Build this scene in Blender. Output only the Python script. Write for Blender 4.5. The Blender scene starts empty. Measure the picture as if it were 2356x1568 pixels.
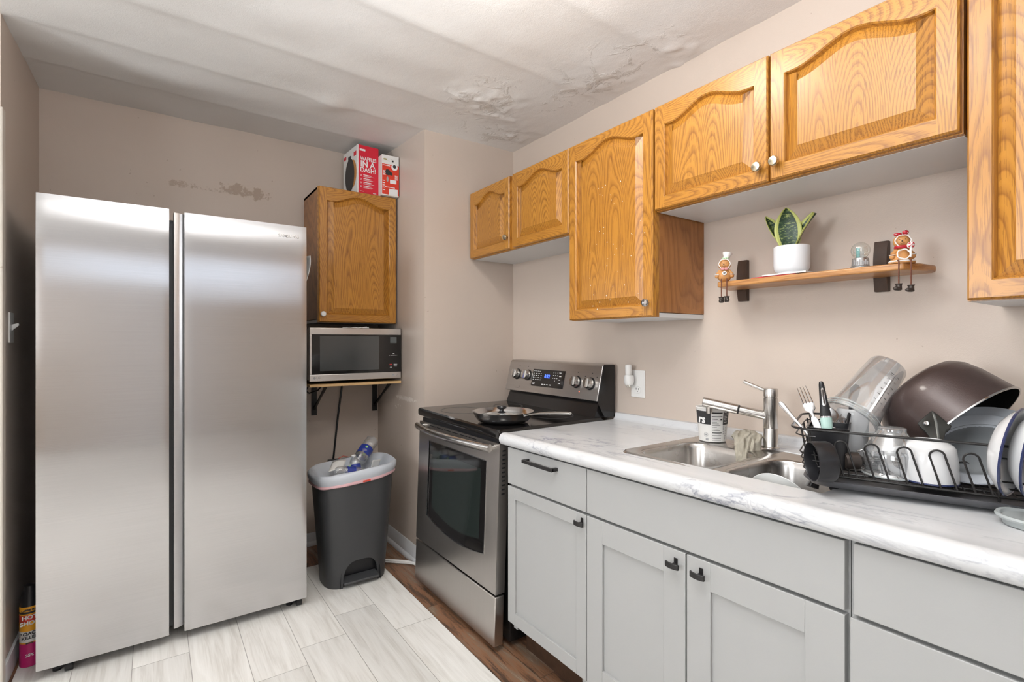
import bpy, bmesh, math, random
from math import sin, cos, pi, radians as R, atan2, sqrt, exp
from mathutils import Vector, Matrix, Euler, noise as mnoise

# ------------------------------------------------------------------ camera, world, light
scene = bpy.context.scene
COL = scene.collection
scene.view_settings.view_transform = 'Standard'
scene.view_settings.look = 'None'
scene.view_settings.gamma = 1.0
scene.view_settings.use_curve_mapping = False
scene.view_settings.exposure = -0.08

cam_data = bpy.data.cameras.new('camera')
cam = bpy.data.objects.new('camera', cam_data)
COL.objects.link(cam)
cam_data.sensor_width = 36.0
cam_data.lens = 1165.0 / 2356.0 * 36.0
cam_data.shift_y = 1.4 / 2356.0
cam_data.clip_start = 0.02
cam.location = (0, 0, 1.265)
cam.rotation_euler = (R(90), 0, R(-35.248))
scene.camera = cam

world = bpy.data.worlds.new('world')
scene.world = world
world.use_nodes = True
world.node_tree.nodes['Background'].inputs[0].default_value = (0.80, 0.88, 1.0, 1)
world.node_tree.nodes['Background'].inputs[1].default_value = 1.0

def area_light(name, loc, rot, sx, sy, power, color=(1, 1, 1)):
    d = bpy.data.lights.new(name, 'AREA')
    d.shape = 'RECTANGLE'
    d.size, d.size_y = sx, sy
    d.energy = power
    d.color = color
    o = bpy.data.objects.new(name, d)
    COL.objects.link(o)
    o.location = loc
    o.rotation_euler = rot
    return o
# daylight through the window of the next room (left) and the transom behind the camera
area_light('daylight_left_window', (-3.14, 1.30, 1.75), (0, R(-90), 0), 1.1, 1.0, 60, (0.93, 0.97, 1.0))
area_light('fill_left_rear', (-3.14, -1.30, 1.60), (0, R(-90), 0), 1.1, 1.2, 40, (0.93, 0.97, 1.0))  # unseen fill, added to brighten counters and cabinets from the camera side
area_light('daylight_rear_transom', (0.30, -2.54, 2.14), (R(90), 0, 0), 2.9, 0.40, 2.9, (0.86, 0.91, 1.0))
# the photographer's strobe above the camera, bounced off the ceiling
area_light('bounce_strobe', (0.20, 0.55, 1.95), (R(180), 0, 0), 0.30, 0.30, 58, (0.965, 0.98, 1.0))

# ------------------------------------------------------------------ helpers
def tagp(o, label=None, cat=None, group=None, kind=None):
    if label: o['label'] = label
    if cat: o['category'] = cat
    if group: o['group'] = group
    if kind: o['kind'] = kind
    return o

def thing(name, label, cat, loc=(0, 0, 0), rz=0.0, group=None, rot=None):
    o = bpy.data.objects.new(name, None)
    o.empty_display_size = 0.05
    COL.objects.link(o)
    o.location = loc
    o.rotation_euler = rot if rot else (0, 0, rz)
    return tagp(o, label, cat, group)

class MB:
    def __init__(s):
        s.v = []; s.f = []; s.m = []
    def add(s, vs, fs, mi=0):
        b = len(s.v)
        s.v += [tuple(p) for p in vs]
        for f in fs:
            s.f.append(tuple(b + i for i in f)); s.m.append(mi)
        return s
    def box(s, a, b, mi=0):
        x0, y0, z0 = a; x1, y1, z1 = b
        vs = [(x0, y0, z0), (x1, y0, z0), (x1, y1, z0), (x0, y1, z0), (x0, y0, z1), (x1, y0, z1), (x1, y1, z1), (x0, y1, z1)]
        return s.add(vs, [(0, 3, 2, 1), (4, 5, 6, 7), (0, 1, 5, 4), (1, 2, 6, 5), (2, 3, 7, 6), (3, 0, 4, 7)], mi)
    def loft(s, loops, cap0=True, cap1=True, mi=0, closed=True):
        n = len(loops[0]); b = len(s.v)
        for l in loops: s.v += [tuple(p) for p in l]
        for k in range(len(loops) - 1):
            for i in range(n if closed else n - 1):
                j = (i + 1) % n
                s.f.append((b + k * n + i, b + k * n + j, b + (k + 1) * n + j, b + (k + 1) * n + i)); s.m.append(mi)
        if cap0: s.f.append(tuple(b + i for i in reversed(range(n)))); s.m.append(mi)
        if cap1: s.f.append(tuple(b + (len(loops) - 1) * n + i for i in range(n))); s.m.append(mi)
        return s
    def lathe(s, prof, org=(0, 0, 0), axis=(0, 0, 1), n=32, cap0=False, cap1=False, mi=0, ref=None, sx=1.0, sy=1.0):
        ax = Vector(axis).normalized()
        q = ax.to_track_quat('Z', 'Y')
        if ref is not None:
            r = Vector(ref); r = (r - ax * r.dot(ax)).normalized()
            M = Matrix((r, ax.cross(r), ax)).transposed()
        else:
            M = q.to_matrix()
        o = Vector(org)
        loops = []
        for r, h in prof:
            loops.append([o + M @ Vector((r * cos(2 * pi * i / n) * sx, r * sin(2 * pi * i / n) * sy, h)) for i in range(n)])
        return s.loft(loops, cap0, cap1, mi)
    def cyl(s, p0, p1, r0, r1=None, n=20, mi=0):
        p0 = Vector(p0); p1 = Vector(p1)
        if r1 is None: r1 = r0
        L = (p1 - p0).length
        return s.lathe([(r0, 0), (r1, L)], p0, p1 - p0, n, True, True, mi)
    def tube(s, pts, r, n=8, closed=False, mi=0, flat=1.0, radii=None):
        P = [Vector(p) for p in pts]; N = len(P)
        loops = []; prev = None
        for i in range(N):
            if closed: t = (P[(i + 1) % N] - P[i - 1]).normalized()
            else: t = (P[min(i + 1, N - 1)] - P[max(i - 1, 0)]).normalized()
            if prev is None:
                up = Vector((0, 0, 1)) if abs(t.z) < 0.9 else Vector((1, 0, 0))
                u = t.cross(up).normalized()
            else:
                u = (prev - t * prev.dot(t)).normalized()
            prev = u; w = t.cross(u)
            rr = radii[i] if radii else r
            loops.append([P[i] + (u * cos(2 * pi * k / n) + w * sin(2 * pi * k / n) * flat) * rr for k in range(n)])
        if closed: return s.loft(loops + [loops[0]], False, False, mi)
        return s.loft(loops, True, True, mi)
    def sphere(s, c, r, n=20, m=12, mi=0, sc=(1, 1, 1)):
        c = Vector(c); loops = []
        for k in range(1, m):
            a = pi * k / m
            loops.append([c + Vector((r * sin(a) * cos(2 * pi * i / n) * sc[0], r * sin(a) * sin(2 * pi * i / n) * sc[1], -r * cos(a) * sc[2])) for i in range(n)])
        return s.loft(loops, True, True, mi)
    def grid(s, fn, nu, nv, mi=0, flip=False):
        b = len(s.v)
        for j in range(nv + 1):
            for i in range(nu + 1): s.v.append(tuple(fn(i / nu, j / nv)))
        for j in range(nv):
            for i in range(nu):
                a = b + j * (nu + 1) + i
                q = (a, a + 1, a + nu + 2, a + nu + 1)
                s.f.append(q[::-1] if flip else q); s.m.append(mi)
        return s
    def xf(s, fn):
        s.v = [tuple(fn(Vector(p))) for p in s.v]
        return s
    def build(s, name, mats, parent=None, smooth=True, bevel=0.0, seg=2, angle=35, recalc=True, solid=0.0):
        me = bpy.data.meshes.new(name)
        me.from_pydata(s.v, [], s.f)
        if not isinstance(mats, (list, tuple)): mats = [mats]
        for m in mats: me.materials.append(m)
        for p, mi in zip(me.polygons, s.m): p.material_index = mi
        if recalc:
            bm = bmesh.new(); bm.from_mesh(me)
            bmesh.ops.recalc_face_normals(bm, faces=bm.faces)
            bm.to_mesh(me); bm.free()
        me.update()
        if smooth:
            me.shade_smooth()
            me.set_sharp_from_angle(angle=R(angle))
        o = bpy.data.objects.new(name, me)
        COL.objects.link(o)
        if parent is not None: o.parent = parent
        if solid:
            md = o.modifiers.new('solid', 'SOLIDIFY'); md.thickness = solid; md.offset = 0
        if bevel:
            md = o.modifiers.new('bevel', 'BEVEL'); md.width = bevel; md.segments = seg
            md.limit_method = 'ANGLE'; md.angle_limit = R(40); md.harden_normals = False
        return o

def box_obj(name, a, b, m, parent=None, bevel=0.0, seg=2):
    return MB().box(a, b).build(name, m, parent, bevel=bevel, seg=seg)

def text_obj(name, s, size, loc, m, parent, rot=(R(90), 0, 0), ext=0.0003, ax='LEFT', ay='CENTER', bold=0.0, sx=1.0):
    c = bpy.data.curves.new(name, 'FONT')
    c.body = s; c.size = size; c.extrude = ext; c.align_x = ax; c.align_y = ay; c.offset = bold
    c.materials.append(m)
    tmp = bpy.data.objects.new(name, c)
    COL.objects.link(tmp)
    dg = bpy.context.evaluated_depsgraph_get(); dg.update()
    me = bpy.data.meshes.new_from_object(tmp.evaluated_get(dg))
    bpy.data.objects.remove(tmp)
    o = bpy.data.objects.new(name, me)
    COL.objects.link(o); o.parent = parent; o.location = loc; o.rotation_euler = rot; o.scale = (sx, 1, 1)
    return o

def rrect(x0, y0, x1, y1, r, n=6):
    pts = []
    for cx_, cy_, a0 in ((x1 - r, y1 - r, 0), (x0 + r, y1 - r, 90), (x0 + r, y0 + r, 180), (x1 - r, y0 + r, 270)):
        for k in range(n + 1):
            a = R(a0 + 90.0 * k / n)
            pts.append((cx_ + r * cos(a), cy_ + r * sin(a)))
    return pts

# ------------------------------------------------------------------ materials
def new_mat(name):
    m = bpy.data.materials.new(name); m.use_nodes = True
    nt = m.node_tree
    return m, nt, nt.nodes, nt.links, nt.nodes['Principled BSDF']

def sset(b, k, v):
    if k in b.inputs: b.inputs[k].default_value = v

def srgb(r, g, b):
    f = lambda c: ((c / 255.0) / 12.92) if c / 255.0 <= 0.04045 else (((c / 255.0) + 0.055) / 1.055) ** 2.4
    return (f(r), f(g), f(b), 1)

def mat(name, col, rough=0.5, metal=0.0, spec=0.5, coat=0.0, bump=0.0, bscale=200.0, var=0.0, vscale=6.0, trans=0.0, ior=1.45, alpha=1.0, emit=None, estr=0.0, subs=0.0):
    m, nt, N, L, B = new_mat(name)
    B.inputs['Base Color'].default_value = col
    B.inputs['Roughness'].default_value = rough
    B.inputs['Metallic'].default_value = metal
    sset(B, 'Specular IOR Level', spec); sset(B, 'Coat Weight', coat); sset(B, 'Coat Roughness', 0.12)
    sset(B, 'Transmission Weight', trans); sset(B, 'IOR', ior); sset(B, 'Alpha', alpha)
    if subs: sset(B, 'Subsurface Weight', subs); sset(B, 'Subsurface Scale', 0.01)
    if emit: sset(B, 'Emission Color', emit); sset(B, 'Emission Strength', estr)
    tc = N.new('ShaderNodeTexCoord')
    if bump:
        nz = N.new('ShaderNodeTexNoise'); nz.inputs['Scale'].default_value = bscale; nz.inputs['Detail'].default_value = 3
        L.new(tc.outputs['Object'], nz.inputs['Vector'])
        bp = N.new('ShaderNodeBump'); bp.inputs['Strength'].default_value = bump; bp.inputs['Distance'].default_value = 0.002
        L.new(nz.outputs['Fac'], bp.inputs['Height']); L.new(bp.outputs['Normal'], B.inputs['Normal'])
    nz = N.new('ShaderNodeTexNoise'); nz.inputs['Scale'].default_value = vscale; nz.inputs['Detail'].default_value = 4
    L.new(tc.outputs['Object'], nz.inputs['Vector'])
    mx = N.new('ShaderNodeMix'); mx.data_type = 'RGBA'
    v = max(var, 0.02)
    mx.inputs[6].default_value = (col[0] * (1 - v), col[1] * (1 - v), col[2] * (1 - v), 1)
    mx.inputs[7].default_value = (min(1, col[0] * (1 + v)), min(1, col[1] * (1 + v)), min(1, col[2] * (1 + v)), 1)
    L.new(nz.outputs['Fac'], mx.inputs[0]); L.new(mx.outputs[2], B.inputs['Base Color'])
    return m

class NT:
    """small helper for node maths"""
    def __init__(s, nt): s.nt = nt; s.N = nt.nodes; s.L = nt.links
    def inp(s, n, i, v):
        if hasattr(v, 'is_output') or isinstance(v, bpy.types.NodeSocket): s.L.new(v, n.inputs[i])
        else: n.inputs[i].default_value = v
    def math(s, op, a, b=0.0, c=None, clamp=False):
        n = s.N.new('ShaderNodeMath'); n.operation = op; n.use_clamp = clamp
        s.inp(n, 0, a); s.inp(n, 1, b)
        if c is not None: s.inp(n, 2, c)
        return n.outputs[0]
    def noise(s, vec, scale, detail=3, rough=0.5, dist=0.0):
        n = s.N.new('ShaderNodeTexNoise'); n.inputs['Scale'].default_value = scale
        n.inputs['Detail'].default_value = detail; n.inputs['Roughness'].default_value = rough
        n.inputs['Distortion'].default_value = dist
        s.L.new(vec, n.inputs['Vector']); return n.outputs['Fac']
    def mapping(s, vec, scale=(1, 1, 1), loc=(0, 0, 0), rot=(0, 0, 0)):
        n = s.N.new('ShaderNodeMapping'); n.inputs['Scale'].default_value = scale
        n.inputs['Location'].default_value = loc; n.inputs['Rotation'].default_value = rot
        s.L.new(vec, n.inputs['Vector']); return n.outputs[0]
    def ramp(s, fac, stops, interp='LINEAR'):
        n = s.N.new('ShaderNodeValToRGB'); cr = n.color_ramp; cr.interpolation = interp
        while len(cr.elements) < len(stops): cr.elements.new(0.5)
        for e, (p, c) in zip(cr.elements, stops): e.position = p; e.color = c if len(c) == 4 else (*c, 1)
        s.L.new(fac, n.inputs[0]); return n.outputs['Color']
    def mix(s, fac, a, b, mode='MIX'):
        n = s.N.new('ShaderNodeMix'); n.data_type = 'RGBA'; n.blend_type = mode
        s.inp(n, 0, fac); s.inp(n, 6, a); s.inp(n, 7, b); return n.outputs[2]
    def sep(s, vec):
        n = s.N.new('ShaderNodeSeparateXYZ'); s.L.new(vec, n.inputs[0]); return n.outputs
    def comb(s, x, y, z):
        n = s.N.new('ShaderNodeCombineXYZ'); s.inp(n, 0, x); s.inp(n, 1, y); s.inp(n, 2, z); return n.outputs[0]
    def bump(s, h, strength, dist, bsdf, prev=None):
        n = s.N.new('ShaderNodeBump'); n.inputs['Strength'].default_value = strength; n.inputs['Distance'].default_value = dist
        s.L.new(h, n.inputs['Height'])
        if prev is not None: s.L.new(prev, n.inputs['Normal'])
        s.L.new(n.outputs[0], bsdf.inputs['Normal']); return n.outputs[0]

def oak(name, horiz=False, light=(0.50, 0.225, 0.031), dark=(0.21, 0.072, 0.009), freq=74.0, rough=0.36):
    m, nt, N, L, B = new_mat(name); t = NT(nt)
    tc = N.new('ShaderNodeTexCoord'); oi = N.new('ShaderNodeObjectInfo')
    v = tc.outputs['Object']
    x, y, z = t.sep(v)
    rnd = t.math('MULTIPLY', oi.outputs['Random'], 7.3)
    if horiz: a, g = z, x
    else: a, g = x, z
    vec = t.comb(t.math('ADD', a, rnd), y, t.math('ADD', g, rnd))
    low = t.mapping(vec, (3.0, 3.0, 0.9))
    w = t.noise(low, 1.0, 2)
    w2 = t.noise(t.mapping(vec, (14, 14, 2.0)), 1.0, 3)
    # long ellipses around a centre line give the cathedral figure
    ca = t.math('SUBTRACT', t.math('PINGPONG', t.math('ADD', a, t.math('MULTIPLY', oi.outputs['Random'], 0.31)), 0.125), 0.05)
    gz = t.math('MULTIPLY', t.math('ADD', g, t.math('MULTIPLY', w, 0.35)), 0.11)
    d = t.math('SQRT', t.math('ADD', t.math('MULTIPLY', ca, ca), t.math('MULTIPLY', gz, gz)))
    d = t.math('ADD', d, t.math('ADD', t.math('MULTIPLY', w, 0.17), t.math('MULTIPLY', w2, 0.008)))
    rings = t.math('FRACT', t.math('MULTIPLY', d, freq * 2.2))
    fine = t.noise(t.mapping(vec, (430, 430, 11)), 1.0, 2, 0.6)
    mid = t.noise(t.mapping(vec, (90, 90, 1.6)), 1.0, 3, 0.6)
    ringc = t.ramp(rings, [(0.0, (*dark, 1)), (0.18, tuple(0.55 * light[i] + 0.45 * dark[i] for i in range(3))), (0.5, (*light, 1)), (0.9, tuple(0.9 * light[i] + 0.1 * dark[i] for i in range(3))), (1.0, (*dark, 1))])
    base = t.mix(t.math('MULTIPLY', mid, 0.55), ringc, (*light, 1))
    pore = t.math('GREATER_THAN', t.math('ADD', fine, t.math('MULTIPLY', t.math('GREATER_THAN', t.math('PINGPONG', rings, 0.5), 0.36), -0.10)), 0.545)
    base = t.mix(t.math('MULTIPLY', pore, 0.50), base, (dark[0] * 0.75, dark[1] * 0.7, dark[2] * 0.7, 1))
    big = t.noise(t.mapping(vec, (2.2, 2.2, 1.2)), 1.0, 2)
    base = t.mix(t.math('MULTIPLY', t.math('SUBTRACT', 0.62, big, clamp=True), 1.1), base, (light[0] * 0.62, light[1] * 0.52, light[2] * 0.42, 1))
    L.new(base, B.inputs['Base Color'])
    B.inputs['Roughness'].default_value = rough
    sset(B, 'Coat Weight', 0.25); sset(B, 'Coat Roughness', 0.22)
    t.bump(fine, 0.12, 0.001, B)
    return m

OAK_V = oak('oak_vertical'); OAK_H = oak('oak_horizontal', True)
OAK_SIDE = oak('veneer_side', False, (0.40, 0.165, 0.042), (0.24, 0.085, 0.018), 34, 0.42)
OAK_SHELF = oak('shelf_pine', True, (0.50, 0.24, 0.075), (0.30, 0.12, 0.035), 30, 0.35)
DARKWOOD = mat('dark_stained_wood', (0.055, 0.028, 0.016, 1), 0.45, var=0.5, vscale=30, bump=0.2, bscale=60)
PINE = mat('pale_pine_board', (0.55, 0.36, 0.17, 1), 0.5, var=0.12, vscale=20)

def wall_paint(name, col, marks=None, rough=0.42):
    m, nt, N, L, B = new_mat(name); t = NT(nt)
    tc = N.new('ShaderNodeTexCoord'); v = tc.outputs['Object']
    soft = t.noise(v, 1.7, 4, 0.6)
    c = t.mix(soft, (col[0] * 0.93, col[1] * 0.925, col[2] * 0.92, 1), (col[0] * 1.05, col[1] * 1.05, col[2] * 1.05, 1))
    fleck = t.math('GREATER_THAN', t.noise(v, 42, 2, 0.5), 0.765)
    c = t.mix(t.math('MULTIPLY', fleck, 0.45), c, (col[0] * 0.5, col[1] * 0.42, col[2] * 0.36, 1))
    h = t.math('ADD', t.noise(v, 320, 3, 0.6), t.math('MULTIPLY', t.noise(v, 14, 3), 2.2))
    if marks:
        x, y, z = t.sep(v)
        for kind, (c0, c1, sz0, sz1), colr, thr, nsc in marks:
            a = x if kind == 'xz' else y
            ra = t.math('DIVIDE', t.math('SUBTRACT', a, c0), sz0)
            rb = t.math('DIVIDE', t.math('SUBTRACT', z, c1), sz1)
            rr = t.math('ADD', t.math('MULTIPLY', ra, ra), t.math('MULTIPLY', rb, rb))
            mask = t.math('SUBTRACT', 1.0, rr, clamp=True)
            nn = t.math('SUBTRACT', t.math('ADD', t.noise(v, nsc, 5, 0.65), t.math('MULTIPLY', mask, 0.3)), thr)
            mk = t.math('MULTIPLY', t.math('MULTIPLY', nn, 14.0, clamp=True), t.math('GREATER_THAN', mask, 0.02))
            c = t.mix(t.math('MULTIPLY', mk, 0.8), c, colr)
            h = t.math('ADD', h, t.math('MULTIPLY', mk, -1.2))
    L.new(c, B.inputs['Base Color'])
    B.inputs['Roughness'].default_value = rough
    sset(B, 'Specular IOR Level', 0.45)
    t.bump(h, 0.30, 0.0012, B)
    return m

WCOL = (0.575, 0.490, 0.425)
WALL = wall_paint('beige_wall_paint', WCOL)
WALL_BACK = wall_paint('beige_wall_paint_scuffed', WCOL, [
    ('xz', (0.42, 2.135, 0.17, 0.055), (0.36, 0.27, 0.20, 1), 0.66, 22),
    ('xz', (0.12, 2.125, 0.10, 0.03), (0.40, 0.31, 0.24, 1), 0.70, 30),
    ('xz', (0.35, 2.12, 0.42, 0.02), (0.40, 0.32, 0.26, 1), 0.76, 60)])
WALL_SIDE = wall_paint('beige_wall_paint_gouged', WCOL, [
    ('yz', (2.84, 0.925, 0.22, 0.022), (0.80, 0.74, 0.68, 1), 0.66, 48),
    ('yz', (2.98, 0.870, 0.10, 0.03), (0.80, 0.74, 0.68, 1), 0.80, 60)], 0.30)

def ceiling_mat():
    m, nt, N, L, B = new_mat('patched_white_ceiling'); t = NT(nt)
    tc = N.new('ShaderNodeTexCoord'); v = tc.outputs['Object']
    x, y, z = t.sep(v)
    col = (0.80, 0.795, 0.785)
    soft = t.noise(v, 2.4, 4, 0.6)
    c = t.mix(soft, (col[0] * 0.94, col[1] * 0.93, col[2] * 0.92, 1), (col[0] * 1.05, col[1] * 1.05, col[2] * 1.05, 1))
    # water-damaged peeling near the cabinet corner
    def spot(px, py, rx, ry):
        a = t.math('DIVIDE', t.math('SUBTRACT', x, px), rx); b = t.math('DIVIDE', t.math('SUBTRACT', y, py), ry)
        return t.math('SUBTRACT', 1.0, t.math('ADD', t.math('MULTIPLY', a, a), t.math('MULTIPLY', b, b)), clamp=True)
    mask = t.math('ADD', t.math('ADD', spot(1.33, 2.1, 0.26, 0.28), spot(1.62, 1.62, 0.22, 0.5)), spot(1.6, 2.4, 0.35, 0.2), clamp=True)
    pn = t.noise(v, 11, 6, 0.65, 0.6)
    flake = t.math('MULTIPLY', t.math('MULTIPLY', t.math('SUBTRACT', t.math('ADD', pn, t.math('MULTIPLY', mask, 0.12)), 0.62), 10.0, clamp=True), mask)
    c = t.mix(t.math('MULTIPLY', flake, 0.35), c, (0.42, 0.37, 0.30, 1))
    L.new(c, B.inputs['Base Color'])
    B.inputs['Roughness'].default_value = 0.55
    h = t.math('ADD', t.noise(v, 240, 3, 0.6), t.math('MULTIPLY', t.noise(v, 5, 4, 0.55), 5.0))
    h = t.math('ADD', h, t.math('MULTIPLY', flake, 5.0))
    t.bump(h, 0.5, 0.0016, B)
    return m
CEIL = ceiling_mat()

def planks(name, w, length, cols, seam, x_off=0.0, rough=0.35, weather=0.0, y_off=0.0):
    m, nt, N, L, B = new_mat(name); t = NT(nt)
    tc = N.new('ShaderNodeTexCoord'); x, y, z = t.sep(tc.outputs['Object'])
    u = t.math('DIVIDE', t.math('SUBTRACT', x, x_off), w)
    row = t.math('FLOOR', u); fu = t.math('FRACT', u)
    shift = t.math('FRACT', t.math('MULTIPLY', t.math('SINE', t.math('MULTIPLY', row, 12.99)), 4375.5))
    vv = t.math('ADD', t.math('DIVIDE', t.math('SUBTRACT', y, y_off), length), shift)
    colr = t.math('FLOOR', vv); fv = t.math('FRACT', vv)
    rid = t.math('FRACT', t.math('MULTIPLY', t.math('SINE', t.math('ADD', t.math('MULTIPLY', row, 78.2), t.math('MULTIPLY', colr, 37.7))), 9531.1))
    vec = t.comb(t.math('ADD', x, t.math('MULTIPLY', rid, 9.0)), t.math('MULTIPLY', y, 0.09), rid)
    grain = t.noise(t.mapping(vec, (26, 26, 1)), 1.0, 5, 0.6, 0.8)
    fine = t.noise(t.mapping(vec, (260, 60, 1)), 1.0, 3, 0.6)
    g = t.math('ADD', t.math('MULTIPLY', grain, 0.75), t.math('MULTIPLY', fine, 0.25))
    if weather:
        g2 = t.noise(t.mapping(vec, (16, 30, 1)), 1.0, 6, 0.75, 1.6)
        g = t.math('ADD', t.math('MULTIPLY', g, 0.55), t.math('MULTIPLY', g2, 0.45))
    c = t.ramp(g, cols)
    c = t.mix(0.5, c, t.mix(rid, (0.75, 0.75, 0.75, 1), (1.12, 1.12, 1.12, 1)), 'MULTIPLY') if not weather else c
    e1 = t.math('LESS_THAN', t.math('MULTIPLY', t.math('PINGPONG', fu, 0.5), w), 0.0012)
    e2 = t.math('LESS_THAN', t.math('MULTIPLY', t.math('PINGPONG', fv, 0.5), length), 0.0012)
    e = t.math('MAXIMUM', e1, e2)
    c = t.mix(t.math('MULTIPLY', e, 0.75), c, seam)
    L.new(c, B.inputs['Base Color'])
    B.inputs['Roughness'].default_value = rough
    t.bump(t.math('SUBTRACT', t.math('MULTIPLY', g, 0.5), e), 0.25, 0.001, B)
    return m
FLOOR_W = planks('white_oak_vinyl', 0.187, 1.22, [(0.30, (0.60, 0.57, 0.52)), (0.5, (0.78, 0.76, 0.72)), (0.68, (0.86, 0.845, 0.81))], (0.20, 0.18, 0.16, 1), -0.07, 0.38)
FLOOR_B = planks('reclaimed_brown_vinyl', 0.13, 1.1, [(0.34, (0.030, 0.019, 0.014)), (0.43, (0.10, 0.058, 0.038)), (0.49, (0.26, 0.125, 0.065)), (0.55, (0.21, 0.145, 0.10)), (0.64, (0.40, 0.31, 0.23))], (0.04, 0.03, 0.02, 1), 1.055, 0.4, 1.0)

def marble():
    m, nt, N, L, B = new_mat('white_marble_laminate'); t = NT(nt)
    tc = N.new('ShaderNodeTexCoord'); v = tc.outputs['Object']
    vr = t.mapping(v, (2.6, 0.9, 2.0), (0, 0, 0), (0, 0, R(28)))
    warp = t.noise(vr, 1.6, 4, 0.6)
    n1 = t.noise(t.mapping(vr, (1, 1, 1), (3.1, 1.2, 0)), 2.2, 6, 0.62, 1.1)
    r1 = t.math('ABSOLUTE', t.math('SUBTRACT', n1, 0.5))
    vein = t.math('SUBTRACT', 1.0, t.math('MULTIPLY', r1, 38.0), clamp=True)
    n2 = t.noise(vr, 5.5, 5, 0.6, 1.4)
    r2 = t.math('ABSOLUTE', t.math('SUBTRACT', n2, 0.5))
    vein2 = t.math('SUBTRACT', 1.0, t.math('MULTIPLY', r2, 55.0), clamp=True)
    patch = t.math('MULTIPLY', t.math('SUBTRACT', warp, 0.49), 8.0, clamp=True)
    f = t.math('MULTIPLY', t.math('ADD', t.math('MULTIPLY', vein, 0.80), t.math('MULTIPLY', vein2, 0.40)), patch)
    cloud = t.noise(vr, 3.0, 4, 0.6)
    base = t.mix(cloud, (0.56, 0.57, 0.59, 1), (0.68, 0.685, 0.69, 1))
    c = t.mix(f, base, (0.27, 0.28, 0.33, 1))
    L.new(c, B.inputs['Base Color'])
    B.inputs['Roughness'].default_value = 0.24
    t.bump(t.noise(v, 160, 2), 0.06, 0.001, B)
    return m
MARBLE = marble()

def steel(name, col=(0.60, 0.59, 0.58), rough=0.28, aniso=0.0, axis='Z', streak=(3, 3, 220), rotd=0.0, smudge=0.12):
    m, nt, N, L, B = new_mat(name); t = NT(nt)
    tc = N.new('ShaderNodeTexCoord'); v = tc.outputs['Object']
    st = t.noise(t.mapping(v, streak), 1.0, 3, 0.6)
    sm = t.noise(v, 3.2, 4, 0.6)
    c = t.mix(st, (col[0] * 0.93, col[1] * 0.93, col[2] * 0.93, 1), (col[0] * 1.06, col[1] * 1.06, col[2] * 1.06, 1))
    L.new(c, B.inputs['Base Color'])
    B.inputs['Metallic'].default_value = 1.0
    L.new(t.math('ADD', rough - smudge / 2, t.math('MULTIPLY', sm, smudge)), B.inputs['Roughness'])
    if aniso:
        sset(B, 'Anisotropic', aniso); sset(B, 'Anisotropic Rotation', rotd)
        tg = N.new('ShaderNodeTangent'); tg.direction_type = 'RADIAL'; tg.axis = axis
        L.new(tg.outputs[0], B.inputs['Tangent'])
    t.bump(st, 0.05, 0.0004, B)
    return m
STEEL_F = steel('fridge_stainless', (0.585, 0.58, 0.585), 0.185, 0.90, 'Z', (3, 3, 300), 0.0, 0.04)
STEEL = steel('brushed_stainless', (0.52, 0.50, 0.485), 0.30, 0.5, 'Z', (4, 4, 260))
STEEL_V = steel('satin_stainless', (0.60, 0.585, 0.565), 0.26, 0.0)
STEEL_S = steel('sink_stainless', (0.58, 0.56, 0.54), 0.27, 0.0, 'Z', (60, 4, 4))
CHROME = mat('polished_steel', (0.60, 0.60, 0.61, 1), 0.16, 1.0, bump=0.0)
NICKEL = mat('worn_brass_nickel', (0.62, 0.56, 0.42, 1), 0.25, 1.0, var=0.45, vscale=90)
BLACKGLASS = mat('black_glass', (0.012, 0.011, 0.011, 1), 0.07, spec=0.6)
BLACKENAMEL = mat('black_enamel', (0.014, 0.013, 0.013, 1), 0.22, bump=0.05)
OVENGLASS = mat('oven_window_glass', (0.020, 0.026, 0.024, 1), 0.05, spec=0.8)
BLACK = mat('black_plastic', (0.013, 0.013, 0.015, 1), 0.30, bump=0.05, bscale=400)
BLACKMETAL = mat('black_powdercoat', (0.015, 0.014, 0.014, 1), 0.35)
DARKGREY = mat('dark_grey_plastic', (0.045, 0.046, 0.048, 1), 0.42, bump=0.12, bscale=500, var=0.12)
GREYPAINT = mat('grey_cabinet_paint', (0.375, 0.377, 0.372, 1), 0.38, bump=0.06, bscale=300)
GAPDARK = mat('cabinet_gap_shadowline', (0.30, 0.30, 0.295, 1), 0.6)
WHITEPAINT = mat('white_trim_paint', (0.74, 0.75, 0.77, 1), 0.35, var=0.05)
MELAMINE = mat('white_melamine', (0.70, 0.70, 0.70, 1), 0.4, var=0.04)
WHITEPL = mat('white_plastic', (0.80, 0.79, 0.77, 1), 0.3)
WHITECER = mat('white_ceramic', (0.66, 0.665, 0.675, 1), 0.12, coat=0.4)
POTWHITE = mat('matte_white_pot', (0.76, 0.77, 0.80, 1), 0.42)
BLUEGLAZE = mat('dark_blue_glaze', (0.025, 0.035, 0.10, 1), 0.15, coat=0.4)
GREYCER = mat('pale_grey_ceramic', (0.46, 0.49, 0.53, 1), 0.25)
CARDRED = mat('red_card', (0.62, 0.018, 0.040, 1), 0.40, var=0.04)
CARDORANGE = mat('orange_red_card', (0.66, 0.045, 0.022, 1), 0.40, var=0.05)
CARDWHITE = mat('white_card', (0.74, 0.73, 0.71, 1), 0.45)
PRINTBLACK = mat('black_print', (0.03, 0.03, 0.032, 1), 0.5)
PRINTWHITE = mat('white_print', (0.78, 0.78, 0.78, 1), 0.5)
PRINTGREY = mat('grey_print', (0.35, 0.35, 0.36, 1), 0.5)
PRINTRED = mat('red_print', (0.55, 0.03, 0.03, 1), 0.5)
WAFFLE = mat('waffle_print', (0.50, 0.22, 0.06, 1), 0.5, var=0.4, vscale=60)
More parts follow.
